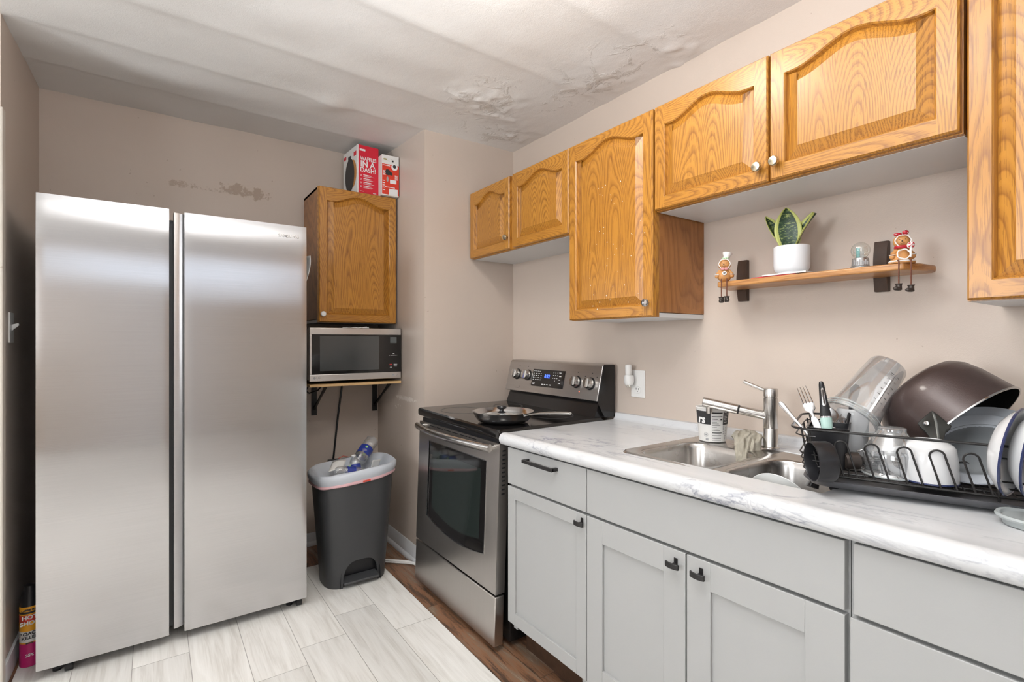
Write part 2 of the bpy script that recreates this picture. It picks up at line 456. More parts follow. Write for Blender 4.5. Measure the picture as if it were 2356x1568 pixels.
LEDBLUE = mat('blue_led_digits', (0.02, 0.03, 0.4, 1), 0.4, emit=(0.05, 0.12, 1.0, 1), estr=4.0)
LEDRED = mat('red_indicator', (0.5, 0.02, 0.01, 1), 0.4, emit=(1.0, 0.12, 0.05, 1), estr=5.0)
POTBROWN = mat('brown_nonstick', (0.055, 0.036, 0.033, 1), 0.40, metal=0.35, bump=0.25, bscale=420, coat=0.3)
POTINSIDE = mat('black_nonstick', (0.008, 0.008, 0.008, 1), 0.35)
BAG = mat('white_bin_bag', (0.70, 0.74, 0.80, 1), 0.35, bump=0.5, bscale=26, trans=0.25)
BAGPINK = mat('pink_drawstring', (0.62, 0.38, 0.40, 1), 0.4, bump=0.3, bscale=40)
REDTAPE = mat('red_drawstring', (0.60, 0.07, 0.04, 1), 0.4)
CLOTHM = mat('beige_dishcloth', (0.36, 0.33, 0.27, 1), 0.9, bump=0.7, bscale=300, var=0.15, vscale=40)
GINGER = mat('gingerbread', (0.52, 0.25, 0.085, 1), 0.45, var=0.15, vscale=60)
ICING = mat('white_icing', (0.82, 0.80, 0.78, 1), 0.4)
SCARFRED = mat('glossy_red', (0.42, 0.015, 0.03, 1), 0.3)
CANDYGREEN = mat('pale_green_icing', (0.45, 0.62, 0.40, 1), 0.5)
BOOT = mat('dark_bronze_boot', (0.060, 0.048, 0.042, 1), 0.28, metal=0.3)
CORD = mat('brown_cord', (0.13, 0.045, 0.025, 1), 0.7)
SILVERORN = mat('antique_silver', (0.52, 0.52, 0.52, 1), 0.32, 0.9, var=0.5, vscale=160)
TEAL = mat('teal_enamel', (0.12, 0.42, 0.42, 1), 0.4)
MINT = mat('mint_plastic', (0.42, 0.60, 0.55, 1), 0.3)
PAPER = mat('white_paper', (0.82, 0.82, 0.80, 1), 0.6)
TRANSLUC = mat('frosted_plastic', (0.60, 0.64, 0.64, 1), 0.3, trans=0.35)
SOIL = mat('dark_soil', (0.03, 0.02, 0.015, 1), 0.9, bump=0.6, bscale=150)
YELLOWLBL = mat('yellow_label', (0.80, 0.36, 0.02, 1), 0.4)

def clear_mat(name, tint=(0.95, 0.96, 0.97), fac=0.16, rough=0.06, bumps=0.0, bscale=60):
    """thin clear wall: mostly see-through, with a gloss layer that grows at grazing angles"""
    m, nt, N, L, B = new_mat(name); t = NT(nt)
    N.remove(B)
    out = N['Material Output']
    tr = N.new('ShaderNodeBsdfTransparent'); tr.inputs[0].default_value = (*tint, 1)
    gl = N.new('ShaderNodeBsdfGlossy'); gl.inputs['Roughness'].default_value = rough; gl.inputs[0].default_value = (0.9, 0.9, 0.9, 1)
    df = N.new('ShaderNodeBsdfDiffuse'); df.inputs[0].default_value = (0.75, 0.78, 0.80, 1)
    lw = N.new('ShaderNodeLayerWeight'); lw.inputs[0].default_value = 0.35
    m1 = N.new('ShaderNodeMixShader'); m2 = N.new('ShaderNodeMixShader')
    L.new(t.math('ADD', fac * 0.5, t.math('MULTIPLY', lw.outputs['Facing'], fac * 2.2), clamp=True), m1.inputs[0])
    L.new(tr.outputs[0], m1.inputs[1]); L.new(gl.outputs[0], m1.inputs[2])
    m2.inputs[0].default_value = fac * 0.35
    L.new(m1.outputs[0], m2.inputs[1]); L.new(df.outputs[0], m2.inputs[2])
    L.new(m2.outputs[0], out.inputs['Surface'])
    if bumps:
        tc = N.new('ShaderNodeTexCoord')
        n = N.new('ShaderNodeBump'); n.inputs['Strength'].default_value = bumps; n.inputs['Distance'].default_value = 0.004
        L.new(t.noise(tc.outputs['Object'], bscale, 3, 0.6), n.inputs['Height'])
        L.new(n.outputs[0], gl.inputs['Normal']); L.new(n.outputs[0], lw.inputs['Normal'])
    return m
CLEAR = clear_mat('clear_plastic')
CLEARJAR = clear_mat('clear_jar_plastic', (0.88, 0.89, 0.90), 0.40, 0.08)
BOTTLE = clear_mat('crumpled_clear_pet', (0.93, 0.95, 0.97), 0.30, 0.10, 0.8, 55)
GLASS = clear_mat('clear_glass', (0.97, 0.98, 0.96), 0.20, 0.03)

# ------------------------------------------------------------------ room shell
XW, XC, YN, YB, XL, YL = 1.835, 1.229, 2.583, 3.30, -0.452, 2.56
XFAR, YREAR, ZC = -3.2, -2.6, 2.45
def struct(name, mb, m, **k):
    o = mb.build(name, m, None, **k); o['kind'] = 'structure'; return o
T = 0.12
struct('wall_right', MB().box((XW, YREAR, 0), (XW + T, YN, 2.6)), WALL, smooth=False)
struct('wall_alcove_front', MB().box((XC, YN, 0), (XW + T, YB, 2.6)), WALL_SIDE, smooth=False)
struct('wall_back', MB().box((XL - T, YB, 0), (XC + 0.02, YB + T, 2.6)), WALL_BACK, smooth=False)
struct('wall_left', MB().box((XL - T, YL, 0), (XL, YB, 2.6)), WALL, smooth=False)
struct('wall_next_room', MB().box((XFAR, YL - 0.01, 0), (XL - T, YL + T, 2.6)), WALL, smooth=False)
# far left wall with the window opening that lights the room
w0, w1, wz0, wz1 = 0.75, 1.85, 1.20, 2.30
v0, v1, vz0, vz1 = -1.90, -0.70, 1.05, 2.15  # second opening, unseen, added to go with the rear-left fill light
mb = MB().box((XFAR - T, v1, 0), (XFAR, YL, wz0)).box((XFAR - T, v1, wz1), (XFAR, YL, 2.6)).box((XFAR - T, v1, wz0), (XFAR, w0, wz1)).box((XFAR - T, w1, wz0), (XFAR, YL, wz1))
mb.box((XFAR - T, YREAR, 0), (XFAR, v1, vz0)).box((XFAR - T, YREAR, vz1), (XFAR, v1, 2.6)).box((XFAR - T, YREAR, vz0), (XFAR, v0, vz1))
struct('wall_far_left', mb, WALL, smooth=False)
def window(name, a0, a1, b0, b1, along, cross=True):
    mb = MB(); fr_ = 0.045
    def bar(p0, p1, q0, q1):
        if along == 'y': mb.box((XFAR - 0.09, p0, q0), (XFAR - 0.055, p1, q1))
        else: mb.box((p0, YREAR - 0.09, q0), (p1, YREAR - 0.055, q1))
    bar(a0, a0 + fr_, b0, b1); bar(a1 - fr_, a1, b0, b1); bar(a0, a1, b0, b0 + fr_); bar(a0, a1, b1 - fr_, b1)
    if cross: bar((a0 + a1) / 2 - 0.018, (a0 + a1) / 2 + 0.018, b0, b1); bar(a0, a1, (b0 + b1) / 2 - 0.018, (b0 + b1) / 2 + 0.018)
    struct(name, mb, WHITEPAINT)
window('window_1', w0, w1, wz0, wz1, 'y'); window('fill_window', v0, v1, vz0, vz1, 'y')  # the latter frames the added fill opening
# rear wall: high transom window over an entry door
rx0, rx1, rz0, rz1 = -1.15, 1.75, 1.94, 2.34
mb = MB().box((XFAR, YREAR - T, 0), (XW + T, YREAR, rz0)).box((XFAR, YREAR - T, rz1), (XW + T, YREAR, 2.6)).box((XFAR, YREAR - T, rz0), (rx0, YREAR, rz1)).box((rx1, YREAR - T, rz0), (XW + T, YREAR, rz1))
struct('wall_rear', mb, WALL, smooth=False)
window('window_3', rx0, rx1, rz0, rz1, 'x', False)
struct('door_1', MB().box((-0.45, YREAR, 0), (0.45, YREAR + 0.04, 1.90)), WHITEPAINT)

# floors
struct('floor', MB().box((XFAR, YREAR, -0.06), (XW, YB, 0.0)), FLOOR_B, smooth=False)
struct('floor_white_planks', MB().box((XL + 0.02, YREAR + 0.02, 0.0), (1.052, 2.975, 0.003)).box((XFAR, YREAR + 0.02, 0.0), (XL + 0.02, YL - 0.03, 0.003)), FLOOR_W, smooth=False)

# ceiling with lapped boards, a bulge and blistered patches
def smst(a, b, x):
    t_ = max(0, min(1, (x - a) / (b - a))); return t_ * t_ * (3 - 2 * t_)
def ceil_z(x, y):
    z = ZC + 0.030 * smst(2.55, 3.2, y)
    for ys in (1.30, 1.73, 2.21, 2.56, 2.95):
        d = y - ys - 0.03 * x
        z += -0.0035 * exp(-(d / 0.06) ** 2) + 0.0035 * smst(-0.01, 0.03, d) * exp(-max(d, 0) / 0.14)
    z += 0.006 * mnoise.noise(Vector((x * 1.6, y * 2.2, 0.3))) + 0.0035 * mnoise.noise(Vector((x * 5, y * 6, 1.3)))
    z -= 0.016 * exp(-(((x - 0.70) / 0.075) ** 2 + ((y - 2.58) / 0.10) ** 2))
    z -= 0.012 * exp(-(((x - 0.05) / 0.25) ** 2 + ((y - 2.75) / 0.12) ** 2))
    for px, py, r in ((1.30, 2.08, 0.16), (1.18, 2.12, 0.09), (1.42, 2.2, 0.12), (1.58, 1.62, 0.12), (1.66, 1.3, 0.14), (1.60, 2.38, 0.12)):
        g = exp(-(((x - px) / r) ** 2 + ((y - py) / (r * 0.9)) ** 2))
        z -= g * (0.006 + 0.012 * max(0, mnoise.noise(Vector((x * 17, y * 17, 4.0)))) + 0.007 * abs(mnoise.noise(Vector((x * 45, y * 45, 2.0)))))
    return z
mb = MB().grid(lambda u, v: (XL - 0.06 + u * (XW + 0.1 - XL + 0.06), -0.2 + v * (YB + 0.3), ceil_z(XL + u * (XW - XL), -0.2 + v * (YB + 0.3))), 190, 280, flip=True)
mb.add([(XFAR, YREAR, ZC), (XW + T, YREAR, ZC), (XW + T, -0.2, ZC), (XFAR, -0.2, ZC)], [(0, 3, 2, 1)])
mb.add([(XFAR, -0.2, ZC), (XL - 0.06, -0.2, ZC), (XL - 0.06, YL, ZC), (XFAR, YL, ZC)], [(0, 3, 2, 1)])
struct('ceiling', mb, CEIL, recalc=False, angle=80)
# trims
def baseboard(name, a, b, h=0.095):
    (x0, y0), (x1, y1) = a, b
    d = Vector((x1 - x0, y1 - y0, 0)); L_ = d.length; d.normalize(); n = Vector((-d.y, d.x, 0))
    prof = [(0, 0), (0.026, 0), (0.026, 0.012), (0.020, 0.022), (0.013, 0.026), (0.013, h * 0.72), (0.009, h * 0.80), (0.009, h * 0.90), (0.004, h), (0, h)]
    loops = [[Vector((x0, y0, 0)) + d * s_ + n * p[0] + Vector((0, 0, p[1])) for p in prof] for s_ in (0, L_)]
    return struct(name, MB().loft(loops), WHITEPAINT)
baseboard('baseboard_alcove_side', (XC, YN + 0.0), (XC, YB), 0.095).location = (0, 0, 0)
baseboard('baseboard_back', (XC, YB), (XL, YB), 0.075)
struct('trim_1', MB().box((XL - T - 0.02, YL - 0.045, 0), (XL + 0.012, YL, 2.10)), wall_paint('casing_paint', (0.66, 0.61, 0.55)), bevel=0.003)
struct('baseboard_left', MB().box((XL, YL, 0.0), (XL + 0.010, YB, 0.085)), WHITEPAINT, bevel=0.002)

# ceiling lamp (just out of the frame; it lights the room)
lamp = thing('ceiling_light', 'round flush ceiling lamp with a lit white glass dome above the kitchen floor', 'ceiling lamp', (0.80, 1.16, ZC))
MB().lathe([(0.02, 0.0), (0.165, 0.0), (0.170, -0.02), (0.155, -0.03)], n=40, cap0=True).build('base_plate', WHITEPAINT, lamp)
DOME = mat('lit_glass_dome', (0.9, 0.88, 0.84, 1), 0.4, emit=(1.0, 0.95, 0.87, 1), estr=36.0)
MB().lathe([(0.150, -0.028), (0.148, -0.045), (0.130, -0.070), (0.095, -0.088), (0.05, -0.098), (0.012, -0.100)], n=40, cap1=True).build('glass_dome', DOME, lamp)

# ------------------------------------------------------------------ oak cabinets with arched doors
def arch_outline(x0, x1, z0, zs, rise, n=28):
    """bottom-left, bottom-right, up, arched top from right to left"""
    pts = []
    nb = 14; ns = 8
    for i in range(nb): pts.append((x0 + (x1 - x0) * i / nb, z0))
    for i in range(ns): pts.append((x1, z0 + (zs - z0) * i / ns))
    for i in range(n):
        s_ = i / n
        a = min(1, max(0, (s_ - 0.07) / 0.86))
        pts.append((x1 + (x0 - x1) * s_, zs + rise * (0.5 - 0.5 * cos(2 * pi * a))))
    for i in range(ns): pts.append((x0, zs + (z0 - zs) * i / ns))
    return pts
def inset(pts, d, keep):
    """offset inward; keep = (x0,x1,z0) bounds so the straight sides stay straight"""
    x0, x1, z0 = keep; out = []
    N = len(pts)
    for i, (x, z) in enumerate(pts):
        px, pz = pts[i - 1]; nx, nz = pts[(i + 1) % N]
        tx, tz = nx - px, nz - pz; l = sqrt(tx * tx + tz * tz) or 1
        ox, oz = x - tz / l * d, z + tx / l * d
        ox = min(max(ox, x0 + d), x1 - d); oz = max(oz, z0 + d)
        if abs(x - x0) < 1e-6: ox = x0 + d
        if abs(x - x1) < 1e-6: ox = x1 - d
        if abs(z - z0) < 1e-6: oz = z0 + d
        out.append((ox, oz))
    return out
def oak_door(parent, x0, x1, z0, z1, y=0.0, t=0.020, st=0.042, shoulder=0.075, apex=0.032, name='door'):
    """door facing local -Y; origin of the mesh at its lower left corner"""
    w, h = x1 - x0, z1 - z0
    a, b, c, d = st, w - st, st, h - shoulder
    rise = shoulder - apex
    out = arch_outline(a, b, c, d, rise)
    e = 0.004
    mb = MB()
    F = 0.0                                      # front plane at y = 0, back at +t
    # front faces of stiles and rails
    mb.add([(e, F, e), (a, F, e), (a, F, h - e), (e, F, h - e)], [(0, 1, 2, 3)], 0)
    mb.add([(b, F, e), (w - e, F, e), (w - e, F, h - e), (b, F, h - e)], [(0, 1, 2, 3)], 0)
    mb.add([(a, F, e), (b, F, e), (b, F, c), (a, F, c)], [(0, 1, 2, 3)], 1)
    top = [p for p in out if p[1] >= d - 1e-6 and True]
    top = [(b, d)] + [p for p in out[22:22 + 28]] + [(a, d)]
    for (xa, za), (xb, zb) in zip(top[:-1], top[1:]):
        if abs(xa - xb) < 1e-7: continue
        mb.add([(xb, F, zb), (xa, F, za), (xa, F, h - e), (xb, F, h - e)], [(0, 1, 2, 3)], 1)
    # outer edge: small round-over and sides
    r0 = [(e, F, e), (w - e, F, e), (w - e, F, h - e), (e, F, h - e)]
    r1 = [(0, 0.005, 0), (w, 0.005, 0), (w, 0.005, h), (0, 0.005, h)]
    r2 = [(0, t, 0), (w, t, 0), (w, t, h), (0, t, h)]
    mb.loft([r0, r1, r2], False, True, 0)
    # moulded inner lip
    k = (a, b, c)
    o1 = inset(out, 0.0035, k); o2 = inset(out, 0.008, k)
    mb.loft([[(x, F, z) for x, z in out], [(x, F + 0.0035, z) for x, z in o1], [(x, F + 0.0055, z) for x, z in o1], [(x, F + 0.0145, z) for x, z in o2]], False, False, 0)
    o = mb.build(name, [OAK_V, OAK_H], parent, angle=30, recalc=False)
    o.location = (x0, y - t, z0)
    # raised panel
    o3 = inset(out, 0.0078, k)
    bev = min(0.036, (b - a) * 0.13)
    o4 = inset(out, bev, k); o5 = inset(out, bev + 0.003, k)
    mp = MB().loft([[(x, 0.0142, z) for x, z in o3], [(x, 0.0128, z) for x, z in inset(out, 0.011, k)], [(x, 0.0020, z) for x, z in o4], [(x, 0.0, z) for x, z in o5]], False, True, 0)
    p = mp.build('raised_panel', OAK_V, o, angle=14, recalc=False)
    p.location = (0, 0.0005, 0)
    return o
def knob(parent, x, z, m, r=0.0155, y=-0.0, name='knob'):
    o = MB().lathe([(0.006, 0.0), (0.005, 0.010), (0.007, 0.014), (r, 0.018), (r, 0.022), (r * 0.8, 0.027), (0.003, 0.029)], (0, 0, 0), (0, -1, 0), 20, True, True).build(name, m, parent)
    o.location = (x, y, z); return o
def wall_cabinet(label, loc, rz, w, h, depth, doors, knobs, km, group=None, name='wall_cabinet', frame=True):
    """local frame: x along the front, y into the wall, z up; carcass front at y=0"""
    c = thing(name, label, 'cabinet', loc, rz, group)
    mb = MB().box((0, 0.018, 0.018), (0.016, depth, h)).box((w - 0.016, 0.018, 0.018), (w, depth, h)).box((0, 0.018, h - 0.016), (w, depth, h)).box((0.016, depth - 0.01, 0.018), (w - 0.016, depth, h - 0.016))
    mb.build('carcass', OAK_SIDE, c, bevel=0.001)
    fr = MB().box((0, 0, 0), (0.035, 0.018, h)).box((w - 0.035, 0, 0), (w, 0.018, h)).box((0.035, 0, 0), (w - 0.035, 0.018, 0.035)).box((0.035, 0, h - 0.035), (w - 0.035, 0.018, h))
    if len(doors) > 1:
        m_ = (doors[0][1] + doors[1][0]) / 2
        fr.box((m_ - 0.025, 0, 0.035), (m_ + 0.025, 0.018, h - 0.035))
    fr.build('face_frame', OAK_V, c)
    MB().box((0.002, 0.018, -0.001), (w - 0.002, depth, 0.016)).build('bottom_panel', MELAMINE, c)
    ds = []
    for (xa, xb, za, zb) in doors: ds.append(oak_door(c, xa, xb, za, zb))
    for (di, x, z) in knobs:
        d = ds[di]
        knob(d, x - d.location.x, z - d.location.z, km)
    return c
RZ = R(-90)
XU = 1.535                       # carcass front plane of the wall cabinets, doors stand 20 mm proud
UD = XW - XU
# over the range (two doors), y 2.573..1.708
wall_cabinet('short two-door oak cabinet above the stove, in the room corner', (XU, 2.575, 1.748), RZ, 0.868, 0.386, UD,
             [(0.004, 0.402, 0.004, 0.384), (0.432, 0.866, 0.004, 0.384)], [(0, 0.392 - 0.0, 0.062)], NICKEL)
c3 = wall_cabinet('tall single-door oak cabinet, grease-spotted, right of the stove', (XU, 1.704, 1.358), RZ, 0.467, 0.776, UD,
             [(0.002, 0.465, 0.002, 0.774)], [(0, 0.447, 0.052)], CHROME)
wall_cabinet('wide two-door oak cabinet above the plant shelf and sink', (XU, 1.233, 1.748), RZ, 0.878, 0.386, UD,
             [(0.003, 0.428, 0.003, 0.384), (0.434, 0.875, 0.003, 0.384)], [(0, 0.404, 0.048), (1, 0.456, 0.051)], NICKEL)
wall_cabinet('oak cabinet at the right edge of the picture above the dish rack', (XU, 0.348, 1.358), RZ, 0.46, 0.776, UD,
             [(0.003, 0.456, 0.002, 0.774)], [], NICKEL)
# cabinet in the alcove by the fridge
wall_cabinet('oak cabinet in the alcove above the microwave, boxes on its top', (0.757, 2.975, 1.375), 0.0, 0.462, 0.772, YB - 2.975,
             [(0.002, 0.460, 0.002, 0.770)], [(0, 0.020, 0.046)], WHITEPL)

# grease spots on the tall door
random.seed(5)
mb = MB()
for i in range(46):
    sx = 0.13 + random.random() * 0.30; sz = 0.04 + random.random() ** 1.6 * 0.36
    if i % 5 == 0: sx, sz = 0.15 + random.random() * 0.2, 0.45 + random.random() * 0.1
    r_ = 0.0007 + random.random() * 0.0012
    mb.sphere((sx, -0.0202, sz), r_, 6, 4, sc=(1, 0.3, 1.0 + random.random()))
tagp(mb.build('dried_splashes', PRINTWHITE, c3), kind='stuff')

# ------------------------------------------------------------------ grey base cabinets
def lift(y): return 0.011 * (0.95 - y)
XB = 1.180                                   # carcass front; doors 20 mm proud -> 1.160
def shear_up(mb, ly0, zref=0.0):
    """follow the slight slope of the run: world y = ly0 - local x"""
    return mb.xf(lambda p: Vector((p.x, p.y, p.z + lift(ly0 - p.x) * min(1, max(0, (p.z + zref)) / 0.7))))
def shaker(parent, x0, x1, z0, z1, ly0, fr=0.048, fl=None, frr=None, name='door'):
    fl = fl or fr; frr = frr or fr
    t = 0.020
    mb = MB()
    X = [x0, x0 + fl, x1 - frr, x1]; Z = [z0, z0 + fr, z1 - fr, z1]
    mb.box((X[0], -t, Z[0]), (X[1], 0, Z[3])).box((X[2], -t, Z[0]), (X[3], 0, Z[3]))
    mb.box((X[1], -t, Z[0]), (X[2], 0, Z[1])).box((X[1], -t, Z[2]), (X[2], 0, Z[3]))
    d = shear_up(mb, ly0).build(name, GREYPAINT, parent, bevel=0.0015, seg=2)
    shear_up(MB().box((X[1] - 0.002, -t + 0.009, Z[1] - 0.002), (X[2] + 0.002, -0.003, Z[2] + 0.002)), ly0).build('recessed_panel', GREYPAINT, d)
    return d
def slab(parent, x0, x1, z0, z1, ly0, name='drawer'):
    return shear_up(MB().box((x0, -0.020, z0), (x1, 0, z1)), ly0).build(name, GREYPAINT, parent, bevel=0.0015, seg=2)
def tknob(parent, x, z, ly0):
    z += lift(ly0 - x)
    mb = MB().box((x - 0.006, -0.022, z - 0.016), (x + 0.006, -0.0200, z + 0.016)).box((x - 0.006, -0.040, z - 0.007), (x + 0.006, -0.021, z + 0.002))
    # curved tab to the front
    loops = []
    for k in range(9):
        a = -1 + 2 * k / 8
        xx = x + a * 0.021; yy = -0.046 + 0.005 * (a * a)
        loops.append([(xx, yy, z - 0.007), (xx, yy, z + 0.007), (xx, yy + 0.006, z + 0.007), (xx, yy + 0.006, z - 0.007)])
    mb.loft(loops)
    return mb.build('handle', BLACKMETAL, parent, bevel=0.0008)
def base_cabinet(label, y_left, w, name='base_cabinet'):
    c = thing(name, label, 'cabinet', (XB, y_left, 0), RZ)
    d = XW - XB - 0.01
    shear_up(MB().box((0, 0, 0.140), (0.016, d, 0.852)).box((w - 0.016, 0, 0.140), (w, d, 0.852)).box((0.016, 0, 0.140), (w - 0.016, d, 0.155)).box((0.016, d - 0.01, 0.155), (w - 0.016, d, 0.852)).box((0.016, 0.0, 0.12), (0.04, 0.016, 0.852)).box((w - 0.04, 0.0, 0.12), (w - 0.016, 0.016, 0.852)).box((0.04, 0.0, 0.69), (w - 0.04, 0.016, 0.712)), y_left).build('carcass', GREYPAINT, c)
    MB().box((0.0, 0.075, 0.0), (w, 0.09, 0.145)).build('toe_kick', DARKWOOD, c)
    return c
z_d0, z_d1, z_t0, z_t1 = 0.148, 0.697, 0.706, 0.850
bc = base_cabinet('narrow grey base cabinet with one drawer, beside the stove', 1.672, 0.454)
dr = slab(bc, 0.002, 0.452, z_t0, z_t1, 1.672)
# bar pull
za = 0.82 + lift(1.45)
mb = MB().box((0.134, -0.050, za - 0.006), (0.310, -0.040, za + 0.006)).box((0.134, -0.046, za - 0.006), (0.145, -0.019, za + 0.006)).box((0.299, -0.046, za - 0.006), (0.310, -0.019, za + 0.006))
mb.build('handle', BLACKMETAL, dr, bevel=0.001)
dd = shaker(bc, 0.002, 0.452, z_d0, z_d1, 1.672)
tknob(dd, 0.434, 0.668, 1.672)
bs = base_cabinet('wide grey two-door sink base cabinet under the sink', 1.218, 0.766)
slab(bs, 0.002, 0.762, z_t0, z_t1, 1.218, 'false_drawer_front')
dd = shaker(bs, 0.002, 0.379, z_d0, z_d1, 1.218, 0.073, 0.070, 0.070)
tknob(dd, 0.350, 0.660, 1.218)
dd = shaker(bs, 0.384, 0.762, z_d0, z_d1, 1.218, 0.073, 0.070, 0.078)
tknob(dd, 0.428, 0.660, 1.218)
br = base_cabinet('grey base drawer cabinet at the lower right, below the dish rack', 0.450, 0.60)
slab(br, 0.010, 0.596, z_t0, z_t1, 0.450)
slab(br, 0.004, 0.596, 0.42, z_d1, 0.450)
slab(br, 0.004, 0.596, z_d0, 0.412, 0.450)

# ------------------------------------------------------------------ countertop
CTOP = 0.902
def zc(y): return CTOP + lift(y)
Y0, Y1 = 1.700, -0.20
SKx0, SKx1, SKy0, SKy1 = 1.290, 1.700, 0.555, 1.145      # hole for the sink
ct = thing('countertop', 'white marble-look laminate countertop with grey veins and a rolled front edge', 'countertop', (0, 0, 0))
mb = MB()
prof = [(1.80, CTOP), (1.215, CTOP), (1.185, CTOP - 0.0005), (1.168, CTOP + 0.0018), (1.156, CTOP + 0.0018), (1.146, CTOP - 0.002), (1.139, CTOP - 0.010), (1.136, CTOP - 0.020), (1.138, CTOP - 0.031), (1.144, CTOP - 0.040), (1.153, CTOP - 0.045), (1.165, CTOP - 0.046), (1.165, CTOP - 0.030), (1.80, CTOP - 0.030)]
def ring(y, pr): return [(x, y, z) for x, z in pr]
front = [p for p in prof if p[0] <= 1.216][0:11] + [(1.165, CTOP - 0.046), (1.165, CTOP - 0.030), (1.215, CTOP - 0.030)]
ny = 24
mb.loft([ring(Y0 + (Y1 - Y0) * k / ny, front) for k in range(ny + 1)], True, True)
def slabtop(xa, xb, ya, yb):
    mb.box((xa, ya, CTOP - 0.030), (xb, yb, CTOP))
slabtop(1.215, 1.80, SKy1, Y0); slabtop(1.215, 1.80, Y1, SKy0)
slabtop(1.215, SKx0, SKy0, SKy1); slabtop(SKx1, 1.80, SKy0, SKy1)
mb.xf(lambda p: Vector((p.x, p.y, p.z + lift(p.y))))
mb.build('worktop', MARBLE, ct, recalc=True, angle=40)
# coved backsplash
bsp = [(1.795, CTOP - 0.030), (1.795, CTOP), (1.803, CTOP + 0.003), (1.809, CTOP + 0.010), (1.811, CTOP + 0.024), (1.815, CTOP + 0.030), (XW - 0.001, CTOP + 0.031), (XW - 0.001, CTOP - 0.030)]
mb = MB().loft([ring(Y0 + 0.004 + (Y1 - Y0) * k / ny, bsp) for k in range(ny + 1)], True, True)
mb.xf(lambda p: Vector((p.x, p.y, p.z + lift(p.y))))
mb.build('backsplash', MARBLE, ct)

# ------------------------------------------------------------------ sink
SW, SD = 0.640, 0.478
def on_counter(x, y, dz=0.0): return (x, y, zc(y) + dz)
sk = thing('double_sink', 'stainless steel double-bowl sink set in the marble counter', 'sink', (1.262, 1.168, zc(1.168) + 0.0), RZ, rot=(R(0), R(0.63), R(-90)))
NQ = 12
def qloop(x0, y0, x1, y1, r, z):
    return [(x, y, z) for x, y in rrect(x0, y0, x1, y1, r, NQ)]
def half_outer(x0, y0, x1, y1, rl, rr, z):
    pts = []
    for cx_, cy_, a0, r in ((x1 - rr, y1 - rr, 0, rr), (x0 + rl, y1 - rl, 90, rl), (x0 + rl, y0 + rl, 180, rl), (x1 - rr, y0 + rr, 270, rr)):
        for k in range(NQ + 1):
            a = R(a0 + 90.0 * k / NQ); pts.append((cx_ + r * cos(a), cy_ + r * sin(a), z))
    return pts
mid = 0.318
bowls = ((0.032, 0.030, 0.300, 0.350, 0.0, mid, 0.03, 0.0005), (0.334, 0.030, 0.606, 0.350, mid, SW, 0.0005, 0.03))
mb = MB()
for (bx0, by0, bx1, by1, ox0, ox1, rl, rr) in bowls:
    mb.loft([half_outer(ox0, 0, ox1, SD, rl, rr, 0.0005), half_outer(ox0 + (0.004 if rl > 0.01 else 0), 0.004, ox1 - (0.004 if rr > 0.01 else 0), SD - 0.004, rl, rr, 0.006),
             half_outer(ox0 + (0.009 if rl > 0.01 else 0), 0.009, ox1 - (0.009 if rr > 0.01 else 0), SD - 0.009, rl, rr, 0.0055),
             qloop(bx0 - 0.006, by0 - 0.006, bx1 + 0.006, by1 + 0.006, 0.066, 0.0048), qloop(bx0, by0, bx1, by1, 0.06, 0.003)], False, False)
mb.build('rim', STEEL_S, sk, angle=50)
for (bx0, by0, bx1, by1, ox0, ox1, rl, rr) in bowls:
    L_ = []
    for ins, z, r in ((0, 0.003, 0.06), (0.004, -0.004, 0.06), (0.007, -0.02, 0.06), (0.016, -0.13, 0.06), (0.024, -0.152, 0.06), (0.045, -0.165, 0.06), (0.095, -0.170, 0.035), (0.11, -0.172, 0.02)):
        L_.append(qloop(bx0 + ins, by0 + ins, bx1 - ins, by1 - ins, r, z))
    bo = MB().loft(L_, False, True).build('bowl', STEEL_S, sk, angle=60, solid=0.0008)
    MB().lathe([(0.042, 0.001), (0.040, 0.004), (0.030, 0.002), (0.028, -0.006), (0.004, -0.007)], ((bx0 + bx1) / 2, (by0 + by1) / 2, -0.172), n=28, cap1=True).build('drain', CHROME, bo)

# faucet
fx, fy = 1.690, 0.887
fz = zc(fy) + 0.0055
fa = thing('kitchen_faucet', 'brushed steel single-lever pull-out faucet behind the sink', 'faucet', (fx, fy, fz))
MB().lathe([(0.0275, 0), (0.0275, 0.004), (0.0235, 0.006), (0.0225, 0.008), (0.0225, 0.066), (0.0218, 0.067), (0.0225, 0.068), (0.0225, 0.168), (0.0205, 0.169), (0.0205, 0.172), (0.0225, 0.173), (0.0225, 0.196), (0.021, 0.200), (0.0, 0.200)], n=36, cap0=True).build('body', STEEL_V, fa)
tip = Vector((1.585, 1.062, 1.052)) - Vector((fx, fy, fz))
root = Vector((0, 0, 0.105))
dv = (tip - root).normalized()
MB().cyl(root + dv * 0.012, root + dv * 0.105, 0.0150, n=24).build('spout', STEEL_V, fa)
MB().cyl(root + dv * 0.098, root + dv * 0.103, 0.0160, n=24).cyl(root + dv * 0.107, root + dv * 0.111, 0.0160, n=24).build('collar_rings', BLACK, fa)
so = MB().cyl(root + dv * 0.103, tip + dv * 0.01, 0.0170, n=24).build('spray_head', STEEL_V, fa, bevel=0.002)
MB().cyl(tip + Vector((0, 0, -0.008)) - dv * 0.012, tip + Vector((0, 0, -0.036)) - dv * 0.012, 0.0105, n=18).build('nozzle', STEEL_V, so)
lv0 = Vector((0, 0, 0.185)); lv1 = Vector((1.655, 0.962, 1.128)) - Vector((fx, fy, fz))
MB().cyl(lv0, lv1, 0.0058, n=14).build('lever', STEEL_V, fa, bevel=0.001)

